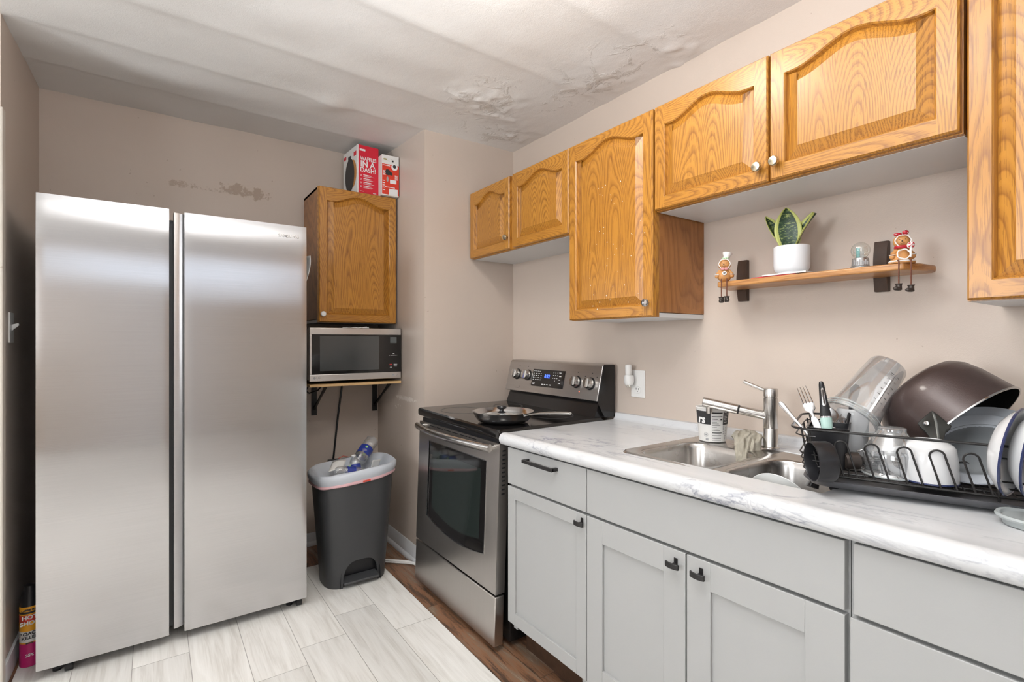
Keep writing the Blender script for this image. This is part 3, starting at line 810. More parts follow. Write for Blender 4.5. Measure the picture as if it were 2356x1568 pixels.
# ------------------------------------------------------------------ electric range
SY = 2.472
st = thing('electric_range', 'stainless steel and black glass-top electric stove', 'stove', (1.150, SY, 0), RZ)
WST = 0.760
def lean(mb):        # the front leans out a little towards the floor
    return mb.xf(lambda p: Vector((p.x, p.y - 0.030 * max(0, (0.86 - p.z)) / 0.83 * (1 if p.y < 0.2 else 0), p.z)))
MB().box((0.004, 0.052, 0.02), (WST - 0.004, 0.640, 0.872)).build('body', BLACKENAMEL, st, bevel=0.003)
for x_ in (0.05, WST - 0.05):
    for y_ in (0.10, 0.58): MB().cyl((x_, y_, 0.0), (x_, y_, 0.022), 0.018, n=14).build('foot', BLACK, st)
# cooktop
mb = MB().loft([qloop(0.0, -0.010, WST, 0.590, 0.012, 0.868), qloop(-0.002, -0.014, WST + 0.002, 0.592, 0.014, 0.876), qloop(-0.002, -0.014, WST + 0.002, 0.592, 0.014, 0.898), qloop(0.002, -0.008, WST - 0.002, 0.588, 0.014, 0.905)])
tilt = lambda mb_: mb_.xf(lambda p: Vector((p.x, p.y, p.z + 0.012 * (1 - p.x / WST))))
ck = tilt(mb).build('cooktop', BLACKGLASS, st, angle=40)
RINGM = mat('burner_marking', (0.075, 0.072, 0.070, 1), 0.3)
for bx, by, br_ in ((0.205, 0.145, 0.112), (0.560, 0.150, 0.088), (0.200, 0.430, 0.080), (0.560, 0.430, 0.112)):
    mb = MB()
    for rr_ in (br_,):
        mb.lathe([(rr_ - 0.0012, 0.9053), (rr_ - 0.0012, 0.9057), (rr_ + 0.0012, 0.9057), (rr_ + 0.0012, 0.9053)], (bx, by, 0), n=56)
    tilt(mb).build('burner_ring', RINGM, ck)
MB().box((0.02, 0.008, 0.848), (WST - 0.02, 0.05, 0.869)).build('vent_gap', BLACK, st)
# oven door with arched window
DZ0, DZ1 = 0.238, 0.848
def win_outline(ins=0.0, n=16):
    x0, x1 = 0.118 + ins, 0.662 - ins
    zt = 0.760 - ins
    pts = [(x0, zt)]
    for k in range(n + 1):
        s_ = k / n
        pts.append((x0 + (x1 - x0) * s_, 0.388 + ins - 0.034 * (1 - (2 * s_ - 1) ** 2) - 0.014 * s_))
    pts.append((x1, zt))
    return pts
wo = win_outline()
mb = MB()
mb.add([(0, 0, DZ0), (wo[0][0], 0, DZ0), (wo[0][0], 0, DZ1), (0, 0, DZ1)], [(0, 1, 2, 3)])
mb.add([(wo[-1][0], 0, DZ0), (WST, 0, DZ0), (WST, 0, DZ1), (wo[-1][0], 0, DZ1)], [(0, 1, 2, 3)])
mb.add([(wo[0][0], 0, wo[0][1]), (wo[-1][0], 0, wo[-1][1]), (wo[-1][0], 0, DZ1), (wo[0][0], 0, DZ1)], [(0, 1, 2, 3)])
for (xa, za_), (xb, zb_) in zip(wo[1:-2], wo[2:-1]):
    mb.add([(xa, 0, DZ0), (xb, 0, DZ0), (xb, 0, zb_), (xa, 0, za_)], [(0, 1, 2, 3)])
mb.loft([[(0, 0, DZ0), (WST, 0, DZ0), (WST, 0, DZ1), (0, 0, DZ1)], [(0, 0.045, DZ0), (WST, 0.045, DZ0), (WST, 0.045, DZ1), (0, 0.045, DZ1)]], False, True)
mb.loft([[(x, 0, z) for x, z in wo], [(x, 0.004, z) for x, z in wo]], False, False)
STEEL_DOOR = steel('oven_door_stainless', (0.50, 0.475, 0.455), 0.30, 0.5, 'Z', (260, 4, 4))
od = lean(mb).build('oven_door', STEEL_DOOR, st, recalc=False, angle=30)
wb = win_outline(-0.0035)
lean(MB().loft([[(x, 0.0006, z) for x, z in wb], [(x, -0.0012, z) for x, z in wb], [(x, -0.0012, z) for x, z in wo], [(x, 0.003, z) for x, z in wo]], False, False)).build('window_trim', CHROME, od, recalc=False)
lean(MB().add([(x, 0.0030, z) for x, z in wo], [tuple(range(len(wo)))])).build('window_glass', BLACKGLASS, od, smooth=False, recalc=False)
wi = win_outline(0.045)
wi = [(x, min(z, 0.740)) for x, z in wi]
lean(MB().add([(x, 0.0024, z + 0.004) for x, z in wi], [tuple(range(len(wi)))])).build('inner_pane', OVENGLASS, od, smooth=False, recalc=False)
# handle: bowed bar
pts = []
for k in range(25):
    s_ = k / 24; a = 2 * s_ - 1
    pts.append((0.030 + 0.700 * s_, -0.030 - 0.036 * (1 - a * a), 0.829))
hb = MB().tube(pts, 0.0135, 14, flat=1.25).build('door_handle', STEEL_V, od, angle=50)
for hx_ in (0.045, 0.715): MB().cyl((hx_, 0.0, 0.829), (hx_, -0.034, 0.829), 0.011).build('handle_post', STEEL_V, od)
mb = MB()
for k in range(6): mb.box((0.12 + k * 0.078, -0.0010, 0.836), (0.185 + k * 0.078, 0.003, 0.8395))
lean(mb).build('vent_slots', BLACK, od, bevel=0.0)
mb = MB()
for k in range(11): mb.box((WST - 0.001, 0.014, 0.640 + k * 0.0175), (WST + 0.0008, 0.030, 0.646 + k * 0.0175))
lean(mb).build('side_slots', BLACK, od)
lean(MB().box((0, 0, 0.028), (WST, 0.045, 0.228))).build('storage_drawer', STEEL_DOOR, st, bevel=0.004)
# backguard
bgY0, bgY1 = 0.548, 0.600
mb = MB().loft([[(0.0, bgY0, 0.983), (0.0, bgY0 + 0.040, 1.150), (0.0, bgY0 + 0.052, 1.158), (0.0, bgY1 + 0.06, 1.158), (0.0, bgY1 + 0.06, 0.983)],
                [(WST, bgY0, 0.983), (WST, bgY0 + 0.040, 1.150), (WST, bgY0 + 0.052, 1.158), (WST, bgY1 + 0.06, 1.158), (WST, bgY1 + 0.06, 0.983)]])
bg = mb.build('backguard', STEEL, st, bevel=0.003)
MB().loft([[(0.012, bgY0 - 0.004, 0.905), (0.012, bgY0 + 0.030, 0.984), (0.012, 0.64, 0.984), (0.012, 0.64, 0.905)],
           [(WST - 0.012, bgY0 - 0.004, 0.905), (WST - 0.012, bgY0 + 0.030, 0.984), (WST - 0.012, 0.64, 0.984), (WST - 0.012, 0.64, 0.905)]]).build('backguard_riser', BLACKENAMEL, st)
MB().loft([[(WST + 0.0005, bgY0 + 0.003, 0.975), (WST + 0.0005, bgY0 + 0.046, 1.154), (WST + 0.0005, bgY1 + 0.062, 1.154), (WST + 0.0005, bgY1 + 0.062, 0.905), (WST + 0.0005, bgY1 - 0.005, 0.905)],
           [(WST + 0.005, bgY0 + 0.003, 0.975), (WST + 0.005, bgY0 + 0.046, 1.154), (WST + 0.005, bgY1 + 0.062, 1.154), (WST + 0.005, bgY1 + 0.062, 0.905), (WST + 0.005, bgY1 - 0.005, 0.905)]]).build('side_cap', BLACKENAMEL, st)
def bgp(x, z, off=0.0):           # point on the sloped panel
    k = (z - 0.983) / 0.167
    return Vector((x, bgY0 + 0.040 * k - off, z))
def bgquad(x0, x1, z0, z1, off, mi=0, mb=None):
    mb = mb or MB()
    a = [bgp(x0, z0, 0.0001), bgp(x1, z0, 0.0001), bgp(x1, z1, 0.0001), bgp(x0, z1, 0.0001)]
    b = [bgp(x0, z0, off), bgp(x1, z0, off), bgp(x1, z1, off), bgp(x0, z1, off)]
    return mb.loft([a, b], mi=mi)
cp = bgquad(0.238, 0.505, 1.022, 1.113, 0.002).build('control_panel', BLACKGLASS, st)
mb = MB(); random.seed(3)
def dash(x, z, w_, h_=0.0022): bgquad(x, x + w_, z, z + h_, 0.0026, mb=mb)
for i, x in enumerate((0.246, 0.262, 0.278, 0.294)): dash(x, 1.102, 0.010)
for r_ in range(4):
    for i in range(4):
        dash(0.246 + i * 0.021, 1.089 - r_ * 0.011, 0.012 if (i + r_) % 3 else 0.007, 0.0028)
for i in range(2): dash(0.246, 1.040 - i * 0.008, 0.022)
for r_ in range(3):
    for i in range(3): dash(0.415 + i * 0.016, 1.098 - r_ * 0.014, 0.0032, 0.0045)
dash(0.431, 1.056, 0.0032, 0.0045)
for i in range(4): dash(0.460 + 0.004 * (i % 2), 1.100 - i * 0.018, 0.016, 0.003)
for i, x in enumerate((0.330, 0.350, 0.370, 0.395)): dash(x, 1.033, 0.013, 0.004)
for xa in (0.456, 0.478):
    pass
tagp(mb.build('panel_legends', PRINTWHITE, cp), kind='stuff')
text_obj('clock_digits', '8:32', 0.026, bgp(0.345, 1.078, 0.0032), LEDBLUE, cp, (R(90 - 13.5), 0, 0), ext=0.0002, bold=0.0004)
mbi = MB()
for (x_, z_) in ((0.103, 1.125), (0.185, 1.125), (0.600, 1.112), (0.700, 1.112), (0.13, 1.010), (0.060, 1.083), (0.150, 1.083), (0.238 - 0.01, 1.03), (0.735, 1.095), (0.655, 1.095)):
    bgquad(x_ - 0.003, x_ + 0.003, z_ - 0.002, z_ + 0.002, 0.0006, mb=mbi)
bgquad(0.09, 0.125, 1.002, 1.0035, 0.0006, mb=mbi)
tagp(mbi.build('backguard_marks', PRINTBLACK, bg), kind='stuff')
bgquad(0.627, 0.631, 1.018, 1.022, 0.001).build('indicator_light', LEDRED, bg)
for kx, kz in ((0.093, 1.078), (0.194, 1.077), (0.600, 1.064), (0.697, 1.062)):
    k_ = MB()
    nrm = Vector((0, -0.9727, 0.233)); c0 = bgp(kx, kz)
    k_.lathe([(0.031, 0.0), (0.031, 0.003)], c0, nrm, 28, True, True, 1)
    k_.lathe([(0.026, 0.003), (0.0275, 0.010), (0.026, 0.026), (0.023, 0.031)], c0, nrm, 28, True, True, 0)
    xa, up = Vector((1, 0, 0)), nrm.cross(Vector((1, 0, 0))).normalized()
    a = [c0 + nrm * 0.030 + xa * sx_ * 0.0075 + up * sz_ * 0.022 for sx_, sz_ in ((-1, -1), (1, -1), (1, 1), (-1, 1))]
    b = [c0 + nrm * 0.040 + xa * sx_ * 0.0055 + up * sz_ * 0.021 for sx_, sz_ in ((-1, -1), (1, -1), (1, 1), (-1, 1))]
    k_.loft([a, b])
    k_.build('control_knob', [STEEL_V, BLACK], st, angle=40)

# frying pan with glass lid dropped inside
px, py, pz = 1.270, 1.865, 0.9125
pn = thing('frying_pan', 'steel frying pan with a long handle on the black glass cooktop', 'pan', (px, py, pz))
MB().lathe([(0.100, 0.0), (0.112, 0.004), (0.126, 0.022), (0.136, 0.044), (0.1375, 0.045), (0.134, 0.0435), (0.122, 0.022), (0.108, 0.007), (0.0, 0.0045)], n=56, cap0=True).build('bowl', CHROME, pn, angle=50)
hd = Vector((0.10, -0.35, 0)).normalized(); hn = Vector((0, 0, 1)).cross(hd)
loops = []
for s_, w_, z_, h_ in ((0.118, 0.020, 0.030, 0.003), (0.135, 0.018, 0.034, 0.004), (0.150, 0.0095, 0.040, 0.005), (0.20, 0.0085, 0.050, 0.005), (0.28, 0.0115, 0.060, 0.006), (0.335, 0.0135, 0.064, 0.006), (0.352, 0.009, 0.064, 0.005)):
    c_ = hd * s_
    loops.append([c_ + hn * w_ * cos(2 * pi * k / 12) + Vector((0, 0, z_ + h_ * sin(2 * pi * k / 12))) for k in range(12)])
ph = MB().loft(loops).build('handle', STEEL_V, pn)
MB().sphere(hd * 0.130 + hn * 0.010 + Vector((0, 0, 0.037)), 0.004, 10, 6).sphere(hd * 0.130 - hn * 0.010 + Vector((0, 0, 0.037)), 0.004, 10, 6).build('rivets', CHROME, ph)
gl = thing('pan_lid', 'small domed glass lid with a black knob lying inside the frying pan', 'lid', (px - 0.004, py + 0.006, pz + 0.020))
MB().lathe([(0.1135, 0.0), (0.1150, 0.002), (0.1135, 0.004), (0.1115, 0.002), (0.1135, 0.0)], n=48).build('rim_band', CHROME, gl)
MB().lathe([(0.1120, 0.002), (0.090, 0.010), (0.055, 0.016), (0.012, 0.018)], n=48, cap1=True).build('glass_dome', GLASS, gl)
MB().lathe([(0.018, 0.016), (0.020, 0.018), (0.010, 0.024), (0.009, 0.030), (0.020, 0.035), (0.0225, 0.041), (0.019, 0.047), (0.006, 0.050)], n=28, cap0=True, cap1=True).build('knob', BLACK, gl)

# ------------------------------------------------------------------ refrigerator
fr = thing('refrigerator', 'tall stainless steel side-by-side refrigerator on the left', 'refrigerator', (0.117, 2.53, 0))
FX0, FX1 = -0.356 - 0.117, 0.592 - 0.117
MB().box((FX0 + 0.008, 0.085, 0.045), (FX1 - 0.010, 0.72, 1.785)).build('cabinet', DARKGREY, fr, bevel=0.004)
def fridge_door(name, x0, x1, z0, z1, seed):
    def f(u, v):
        x = x0 + (x1 - x0) * u; z = z0 + (z1 - z0) * v
        y = 0.0
        e = min(u, 1 - u) * (x1 - x0)
        y += 0.0014 * exp(-(e / 0.010) ** 2)
        y += 0.0022 * mnoise.noise(Vector((x * 1.1 + seed, z * 1.9, seed))) + 0.0006 * mnoise.noise(Vector((x * 0.9 + seed, z * 7.0, seed)))
        y += 0.0035 * exp(-((z1 - z) / 0.075) ** 2)
        return (x, y, z)
    mb = MB().grid(f, 40, 120)
    a = [(x0, 0.0015, z0), (x1, 0.0015, z0), (x1, 0.0015, z1), (x0, 0.0015, z1)]
    b = [(x0, 0.075, z0), (x1, 0.075, z0), (x1, 0.075, z1), (x0, 0.075, z1)]
    nb = len(mb.v)
    # skirt round the front sheet
    idx = [i for i in range(41)] + [41 * j + 40 for j in range(1, 121)] + [41 * 120 + i for i in range(39, -1, -1)] + [41 * j for j in range(119, 0, -1)]
    base = len(mb.v)
    for i in idx:
        p = mb.v[i]; mb.v.append((p[0], 0.075, p[2]))
    n = len(idx)
    for k in range(n):
        k2 = (k + 1) % n
        mb.f.append((idx[k2], idx[k], base + k, base + k2)); mb.m.append(0)
    mb.f.append(tuple(base + k for k in range(n))); mb.m.append(0)
    return mb.build(name, STEEL_F, fr, recalc=True, angle=50)
dl = fridge_door('door', FX0, 0.0505 - 0.117, 0.050, 1.815, 1.7)
drr = fridge_door('door', 0.104 - 0.117, FX1, 0.050, 1.808, 5.2)
# recessed grip strip of the right door
prof_ = [(0.066 - 0.117, 0.012), (0.068 - 0.117, 0.008), (0.080 - 0.117, 0.010), (0.094 - 0.117, 0.018), (0.1035 - 0.117, 0.026), (0.1035 - 0.117, 0.075), (0.066 - 0.117, 0.075)]
MB().loft([[(x, y, z) for x, y in prof_] for z in (0.068, 1.803)]).build('grip_strip', steel('satin_aluminium', (0.62, 0.615, 0.62), 0.45), drr, angle=50)
MB().box((0.0505 - 0.117, 0.050, 0.07), (0.0665 - 0.117, 0.09, 1.762)).build('door_gasket', DARKGREY, fr)
text_obj('brand_lettering', 'SAMSUNG', 0.020, (0.468 - 0.117, -0.0006, 1.757), STEEL_V, drr, ext=0.0006, bold=0.0002, sx=1.0)
for x_, w_ in ((-0.315 - 0.117, 0.06), (0.520 - 0.117, 0.06)):
    MB().box((x_, 0.06, 0.012), (x_ + w_, 0.16, 0.052)).cyl((x_ + 0.035, 0.05, 0.018), (x_ + 0.060, 0.05, 0.018), 0.018, n=18).cyl((x_ + 0.01, 0.075, 0.0), (x_ + 0.01, 0.075, 0.02), 0.014, n=14).build('roller_foot', BLACK, fr, bevel=0.002)

# paper on the fridge side
mb = MB().grid(lambda u, v: (0.5925 + 0.003 + (0.058 * (v ** 1.4)) * (0.2 + 0.8 * u) * (0.55 + 0.45 * sin(v * 3.0)), 2.72 - 0.10 * u, 1.47 + 0.22 * v), 10, 16)
tagp(mb.build('paper_sheet', PAPER, None, solid=0.0006), 'white paper sheet curling off the right side of the refrigerator', 'paper')

# spray can
sc = thing('spray_can', 'red and black insect spray can on the floor beside the refrigerator', 'spray can', (-0.398, 2.715, 0.0))
LBLRED = mat('red_orange_label', (0.62, 0.05, 0.03, 1), 0.3, var=0.2, vscale=30)
LBLPINK = mat('magenta_label', (0.50, 0.015, 0.14, 1), 0.3)
CR = 0.031
body = MB().lathe([(CR - 0.003, 0.003), (CR, 0.006), (CR, 0.095)], n=32, cap0=True, mi=1)
body.lathe([(CR, 0.095), (CR, 0.100)], n=32, mi=2).lathe([(CR, 0.100), (CR, 0.142)], n=32, mi=4).lathe([(CR, 0.142), (CR, 0.178)], n=32, mi=2).lathe([(CR, 0.178), (CR, 0.205)], n=32, mi=0)
body.lathe([(CR, 0.205), (CR, 0.210)], n=32, mi=2).lathe([(CR, 0.210), (CR, 0.218)], n=32, mi=3).lathe([(CR, 0.218), (CR, 0.232), (CR - 0.004, 0.240), (0.02, 0.246)], n=32, mi=2, cap1=True)
cb = body.build('can_body', [LBLRED, LBLPINK, YELLOWLBL, PRINTBLACK, CARDWHITE], sc)
MB().lathe([(CR - 0.002, 0.236), (CR - 0.002, 0.262), (0.024, 0.285), (0.019, 0.300), (0.017, 0.312), (0.010, 0.314)], n=28, cap0=True, cap1=True).build('cap', BLACK, sc)
tx = thing  # lettering on the label, wrapped flat against the can front towards the room
for s_, sz_, z_, m_ in (('HOT', 0.021, 0.196, PRINTWHITE), ('SHOT', 0.021, 0.174, PRINTWHITE), ('ROACH', 0.0165, 0.134, PRINTBLACK), ('KILLER', 0.0155, 0.118, PRINTBLACK), ('LARGE SIZE', 0.009, 0.225, PRINTBLACK), ('indoor', 0.008, 0.0975, PRINTBLACK), ('25%', 0.014, 0.05, PRINTWHITE)):
    text_obj('label_lettering', s_, sz_, (0.0035, -0.0315, z_), m_, cb, (R(90), 0, R(8)), ax='CENTER', bold=0.0006)

# switch on the left wall
sw = thing('light_switch', 'white toggle light switch on the dark left wall beside the refrigerator', 'light switch', (XL, 2.70, 1.318))
MB().box((0, -0.035, -0.058), (0.006, 0.035, 0.058)).build('cover_plate', WHITEPL, sw, bevel=0.002)
MB().loft([[(0.005, -0.005, -0.012), (0.005, 0.005, -0.012), (0.005, 0.005, 0.012), (0.005, -0.005, 0.012)], [(0.026, -0.004, 0.010), (0.026, 0.004, 0.010), (0.024, 0.004, 0.019), (0.024, -0.004, 0.019)]]).build('toggle', WHITEPL, sw, bevel=0.001)

# ------------------------------------------------------------------ microwave, its shelf, cord
MWX, MWY, MWZ = 0.690, 2.885, 1.046
mw = thing('microwave', 'stainless steel countertop microwave on the pine wall shelf', 'microwave', (MWX, MWY, MWZ))
WM, HM = 0.528, 0.296
MB().box((0.004, 0.02, 0.004), (WM - 0.004, 0.36, HM - 0.004)).build('case', BLACKENAMEL, mw, bevel=0.003)
fd = MB().box((0, 0, HM - 0.038), (WM, 0.022, HM)).box((0, 0, 0.0), (WM, 0.022, 0.038)).box((0, 0, 0.038), (0.013, 0.022, HM - 0.038)).build('front_frame', steel('microwave_stainless', (0.68, 0.665, 0.65), 0.34), mw, bevel=0.0025)
MB().box((0.013, 0.002, 0.038), (WM, 0.020, HM - 0.038)).build('door_glass', BLACKGLASS, mw)
MESHGL = mat('microwave_window', (0.055, 0.058, 0.058, 1), 0.10, spec=0.8)
MB().box((0.055, 0.0012, 0.056), (0.392, 0.0025, HM - 0.046)).build('window_mesh', MESHGL, mw)
MB().box((0.460, 0.0010, HM - 0.085), (0.500, 0.0022, HM - 0.050)).build('display', mat('lcd_grey', (0.10, 0.11, 0.11, 1), 0.3), mw)
mb = MB()
for x_, z_, w_ in ((0.476, 0.145, 0.010), (0.455, 0.136, 0.004), (0.464, 0.136, 0.032), (0.500, 0.136, 0.004), (0.482, 0.083, 0.022), (0.482, 0.077, 0.020), (0.488, 0.071, 0.014), (0.460, 0.070, 0.010), (0.458, 0.062, 0.014)):
    mb.box((x_, 0.0008, z_), (x_ + w_, 0.0022, z_ + 0.0025))
mb.build('keypad_print', PRINTWHITE, mw)
MB().box((0.456, 0.0008, 0.080), (0.472, 0.0022, 0.086)).build('stop_mark', PRINTRED, mw)
text_obj('brand_lettering', 'LG', 0.017, (0.036, -0.0004, 0.019), PRINTGREY, fd, ext=0.0003, bold=0.0003)
MB().lathe([(0.0068, 0), (0.0068, 0.0006)], (0.0265, 0.0, 0.019), (0, -1, 0), 24, True, True).build('emblem', PRINTGREY, fd)
MB().lathe([(0.0052, 0), (0.0052, 0.0006), (0.0035, 0.0006), (0.0035, 0.0)], (0.500, 0.0, 0.021), (0, -1, 0), 20).box((0.474, -0.0005, 0.016), (0.486, 0.0, 0.026)).build('small_marks', PRINTGREY, fd)
sh = thing('microwave_shelf', 'thin pine wall shelf on black brackets holding the microwave', 'shelf', (0.688, 2.872, 1.030))
MB().box((0, 0, -0.014), (0.525, YB - 2.872, 0.0)).build('board', PINE, sh, bevel=0.001)
for x_ in (0.112, 0.532 - 0.02):
    b_ = MB()
    yb = YB - 2.872
    b_.box((x_, yb - 0.006, -0.225), (x_ + 0.032, yb, -0.014)).box((x_, 0.10, -0.020), (x_ + 0.032, yb, -0.014))
    b_.loft([[(x_ + 0.008, 0.14, -0.020), (x_ + 0.024, 0.14, -0.020), (x_ + 0.024, 0.16, -0.020), (x_ + 0.008, 0.16, -0.020)], [(x_ + 0.008, yb - 0.012, -0.175), (x_ + 0.024, yb - 0.012, -0.175), (x_ + 0.024, yb - 0.004, -0.195), (x_ + 0.008, yb - 0.004, -0.195)]])
    if x_ > 0.4: b_.xf(lambda p: Vector((p.x - 0.012, p.y, p.z)))
    b_.build('bracket', BLACKMETAL, sh, bevel=0.001)
# cords
mb = MB().tube([(0.985, 3.275, 1.012), (0.985, 3.285, 0.98), (0.975, 3.288, 0.90), (0.960, 3.29, 0.78), (0.945, 3.29, 0.64), (0.932, 3.29, 0.52), (0.930, 3.28, 0.44)], 0.0058, 10)
pc = thing('power_cord', 'black microwave power cord hanging down the alcove wall', 'cord', (0, 0, 0))
mb.build('cable', BLACK, pc)
MB().box((0.895, 3.262, 0.500), (0.968, 3.292, 0.520)).build('plug', BLACK, pc, bevel=0.004)
mb = MB().tube([(0.74, 3.10, 1.012), (0.73, 3.14, 0.975), (0.76, 3.19, 0.955), (0.82, 3.23, 0.965), (0.86, 3.25, 1.0), (0.88, 3.25, 1.013)], 0.0045, 8)
tagp(mb.build('looped_cable', BLACK), 'short black cable looped under the left end of the microwave shelf', 'cord')
mb = MB().tube([(0.90, 2.99, 1.3455), (0.935, 2.96, 1.349), (0.985, 2.965, 1.346), (1.03, 2.95, 1.352), (1.035, 2.93, 1.346), (1.00, 2.935, 1.3455)], 0.0028, 8)
tagp(mb.build('white_cable', WHITEPL), 'thin white cable lying on top of the microwave', 'cord')

# ------------------------------------------------------------------ boxes on the alcove cabinet
TOPZ = 1.375 + 0.773
wbx = thing('waffle_maker_box', 'tall red and white waffle maker box on the alcove cabinet', 'box', (0.988, 2.990, TOPZ), R(3))
WB, DB, HB = 0.131, 0.235, 0.292
MB().box((0, 0.001, 0), (WB, DB, HB)).build('carton', CARDWHITE, wbx, bevel=0.001)
rf = MB().box((0.006, 0.0, 0.001), (WB, 0.0012, HB)).build('red_front', CARDRED, wbx)
text_obj('lettering', 'WAFFLES', 0.0315, (0.016, -0.0008, 0.212), PRINTWHITE, rf, bold=0.0005, sx=0.78)
text_obj('lettering', 'IN A', 0.050, (0.017, -0.0008, 0.180), PRINTWHITE, rf, bold=0.0011, sx=0.92)
text_obj('lettering', 'DASH!', 0.038, (0.016, -0.0008, 0.146), PRINTWHITE, rf, bold=0.0008, sx=0.90)
mb = MB().box((0.013, -0.0008, 0.258), (0.048, 0, 0.270))
for k in range(4):
    z_ = 0.114 - k * 0.022
    mb.box((0.036, -0.0008, z_), (0.085, 0, z_ + 0.004)).box((0.036, -0.0008, z_ - 0.006), (0.104 - 0.008 * (k % 2), 0, z_ - 0.0045)).box((0.036, -0.0008, z_ - 0.010), (0.080 + 0.006 * (k % 2), 0, z_ - 0.0085))
    mb.lathe([(0.0045, 0), (0.0045, 0.0008), (0.003, 0.0008), (0.003, 0)], (0.021, 0, z_ - 0.002), (0, -1, 0), 14)
mb.box((0.014, -0.0008, 0.016), (0.038, 0, 0.018)).box((0.096, -0.0008, 0.012), (0.116, 0, 0.016))
tagp(mb.build('small_print', PRINTWHITE, rf), kind='stuff')
# side artwork: waffle iron picture and red tags
mb = MB()
pts = [(0.5 * 0.150 * cos(a) + 0.125, 0.5 * 0.205 * sin(a) + 0.135) for a in [2 * pi * k / 30 for k in range(30)]]
mb.loft([[(-0.0002, y_, z_) for y_, z_ in pts], [(-0.001, y_, z_) for y_, z_ in pts]])
mb.box((-0.001, 0.105, 0.225), (0.0, 0.150, 0.252)).box((-0.001, 0.11, 0.010), (0.0, 0.145, 0.05))
mb.build('picture_iron', PRINTBLACK, wbx)
pts = [(0.5 * 0.13 * cos(a) + 0.082, 0.5 * 0.17 * sin(a) + 0.135) for a in [2 * pi * k / 30 for k in range(30)]]
MB().loft([[(0.0, y_, z_) for y_, z_ in pts], [(-0.0006, y_, z_) for y_, z_ in pts]]).build('picture_waffle', WAFFLE, wbx)
MB().box((-0.0008, 0.185, 0.248), (0, 0.225, 0.268)).box((-0.0008, 0.02, 0.235), (0, 0.06, 0.260)).build('red_tags', CARDRED, wbx)
mxb = thing('hand_mixer_box', 'small red and white mixer box overhanging the alcove cabinet front', 'box', (1.117, 2.933, TOPZ), R(-1.5))
WB2, DB2, HB2 = 0.106, 0.100, 0.243
MB().box((0, 0.001, 0), (WB2, DB2, HB2)).build('carton', CARDWHITE, mxb, bevel=0.001)
of_ = MB().box((0.001, 0.0, 0.006), (WB2, 0.0012, 0.188)).build('red_front', CARDORANGE, mxb)
mb = MB().lathe([(0.020, 0), (0.020, 0.0008)], (0.078, 0.0, 0.176), (0, -1, 0), 24, True, True).box((0.042, -0.0008, 0.004), (0.098, 0, 0.042)).box((0.050, -0.0008, 0.075), (0.090, 0, 0.098)).box((0.018, -0.0008, 0.048), (0.080, 0, 0.052))
mb.box((0.004, -0.0008, 0.178), (0.05, 0, 0.182))
for k in range(5): mb.box((0.006, -0.0008, 0.145 - k * 0.006), (0.022 - 0.003 * (k % 2), 0, 0.148 - k * 0.006)).box((0.080, -0.0008, 0.125 - k * 0.006), (0.100 - 0.003 * (k % 2), 0, 0.128 - k * 0.006)).box((0.004, -0.0008, 0.085 - k * 0.014), (0.018, 0, 0.090 - k * 0.014))
tagp(mb.build('white_print', PRINTWHITE, of_), kind='stuff')
# mixer picture (body, nose, beaters)
mb = MB().sphere((0.036, -0.0002, 0.140), 0.016, 16, 8, sc=(1.0, 0.05, 1.2)).loft([[(0.035, 0, 0.125), (0.066, 0, 0.124), (0.064, 0, 0.140), (0.040, 0, 0.152)], [(0.035, -0.001, 0.125), (0.066, -0.001, 0.124), (0.064, -0.001, 0.140), (0.040, -0.001, 0.152)]])
mb.lathe([(0.011, 0), (0.011, 0.0012)], (0.078, 0.0, 0.180), (0, -1, 0), 8, True, True)
mb.box((0.034, -0.0008, 0.207), (0.046, 0, 0.2085)).box((0.062, -0.0008, 0.206), (0.072, 0, 0.216)).box((0.052, -0.0006, 0.222), (0.060, 0, 0.2235))
mb.build('mixer_picture', PRINTBLACK, of_)
MB().sphere((0.034, -0.0006, 0.098), 0.009, 12, 8, sc=(0.7, 0.05, 1.8)).build('beater_picture', PRINTGREY, of_)
MB().sphere((0.020, -0.0006, 0.216), 0.010, 12, 6, sc=(1.2, 0.05, 0.55)).build('food_picture', mat('olive_print', (0.35, 0.30, 0.12, 1), 0.5), of_)

# ------------------------------------------------------------------ step bin
bn = thing('step_bin', 'dark grey plastic pedal bin lined with a white bag, full of bottles', 'trash can', (0.875, 2.735, 0.003))
def bin_loop(t_, z, grow=0.0, n=48):
    # t_ 0 bottom .. 1 top ; superellipse, flatter at the back
    cx_ = 0.002 * t_; a = 0.160 + 0.045 * t_ + grow; b = 0.128 + 0.030 * t_ + grow
    pts = []
    for k in range(n):
        th = 2 * pi * k / n; c_, s_ = cos(th), sin(th); p = 2 / 3.2
        pts.append(Vector((cx_ + a * (abs(c_) ** p) * (1 if c_ >= 0 else -1), b * (abs(s_) ** p) * (1 if s_ >= 0 else -1), z)))
    return pts
NB = 160
def arch_z(x):
    ax = abs(x - 0.005) / 0.094
    return 0.134 * max(0.0, 1 - ax ** 3.2) ** (1 / 2.4) if ax < 1 else 0.0
base_l = bin_loop(0, 0.0, 0, NB)
loops = []
KA = 6
for k in range(KA + 1 + 14):
    row = []
    for i in range(NB):
        az = 0.0
        p0_ = base_l[i]
        if p0_.y < 0:
            t0_ = 0.12
            az = arch_z(p0_.x * (1 + 0.28 * t0_))
        z = az * k / KA if k <= KA else az + (0.575 - az) * (k - KA) / 14
        row.append(bin_loop(z / 0.575, z, 0, NB)[i])
    loops.append(row)
mb = MB(); n = NB
for l in loops: mb.v += [tuple(p) for p in l]
for k in range(len(loops) - 1):
    for i in range(n):
        j = (i + 1) % n
        if k < KA:
            continue
        mb.f.append((k * n + i, k * n + j, (k + 1) * n + j, (k + 1) * n + i)); mb.m.append(0)
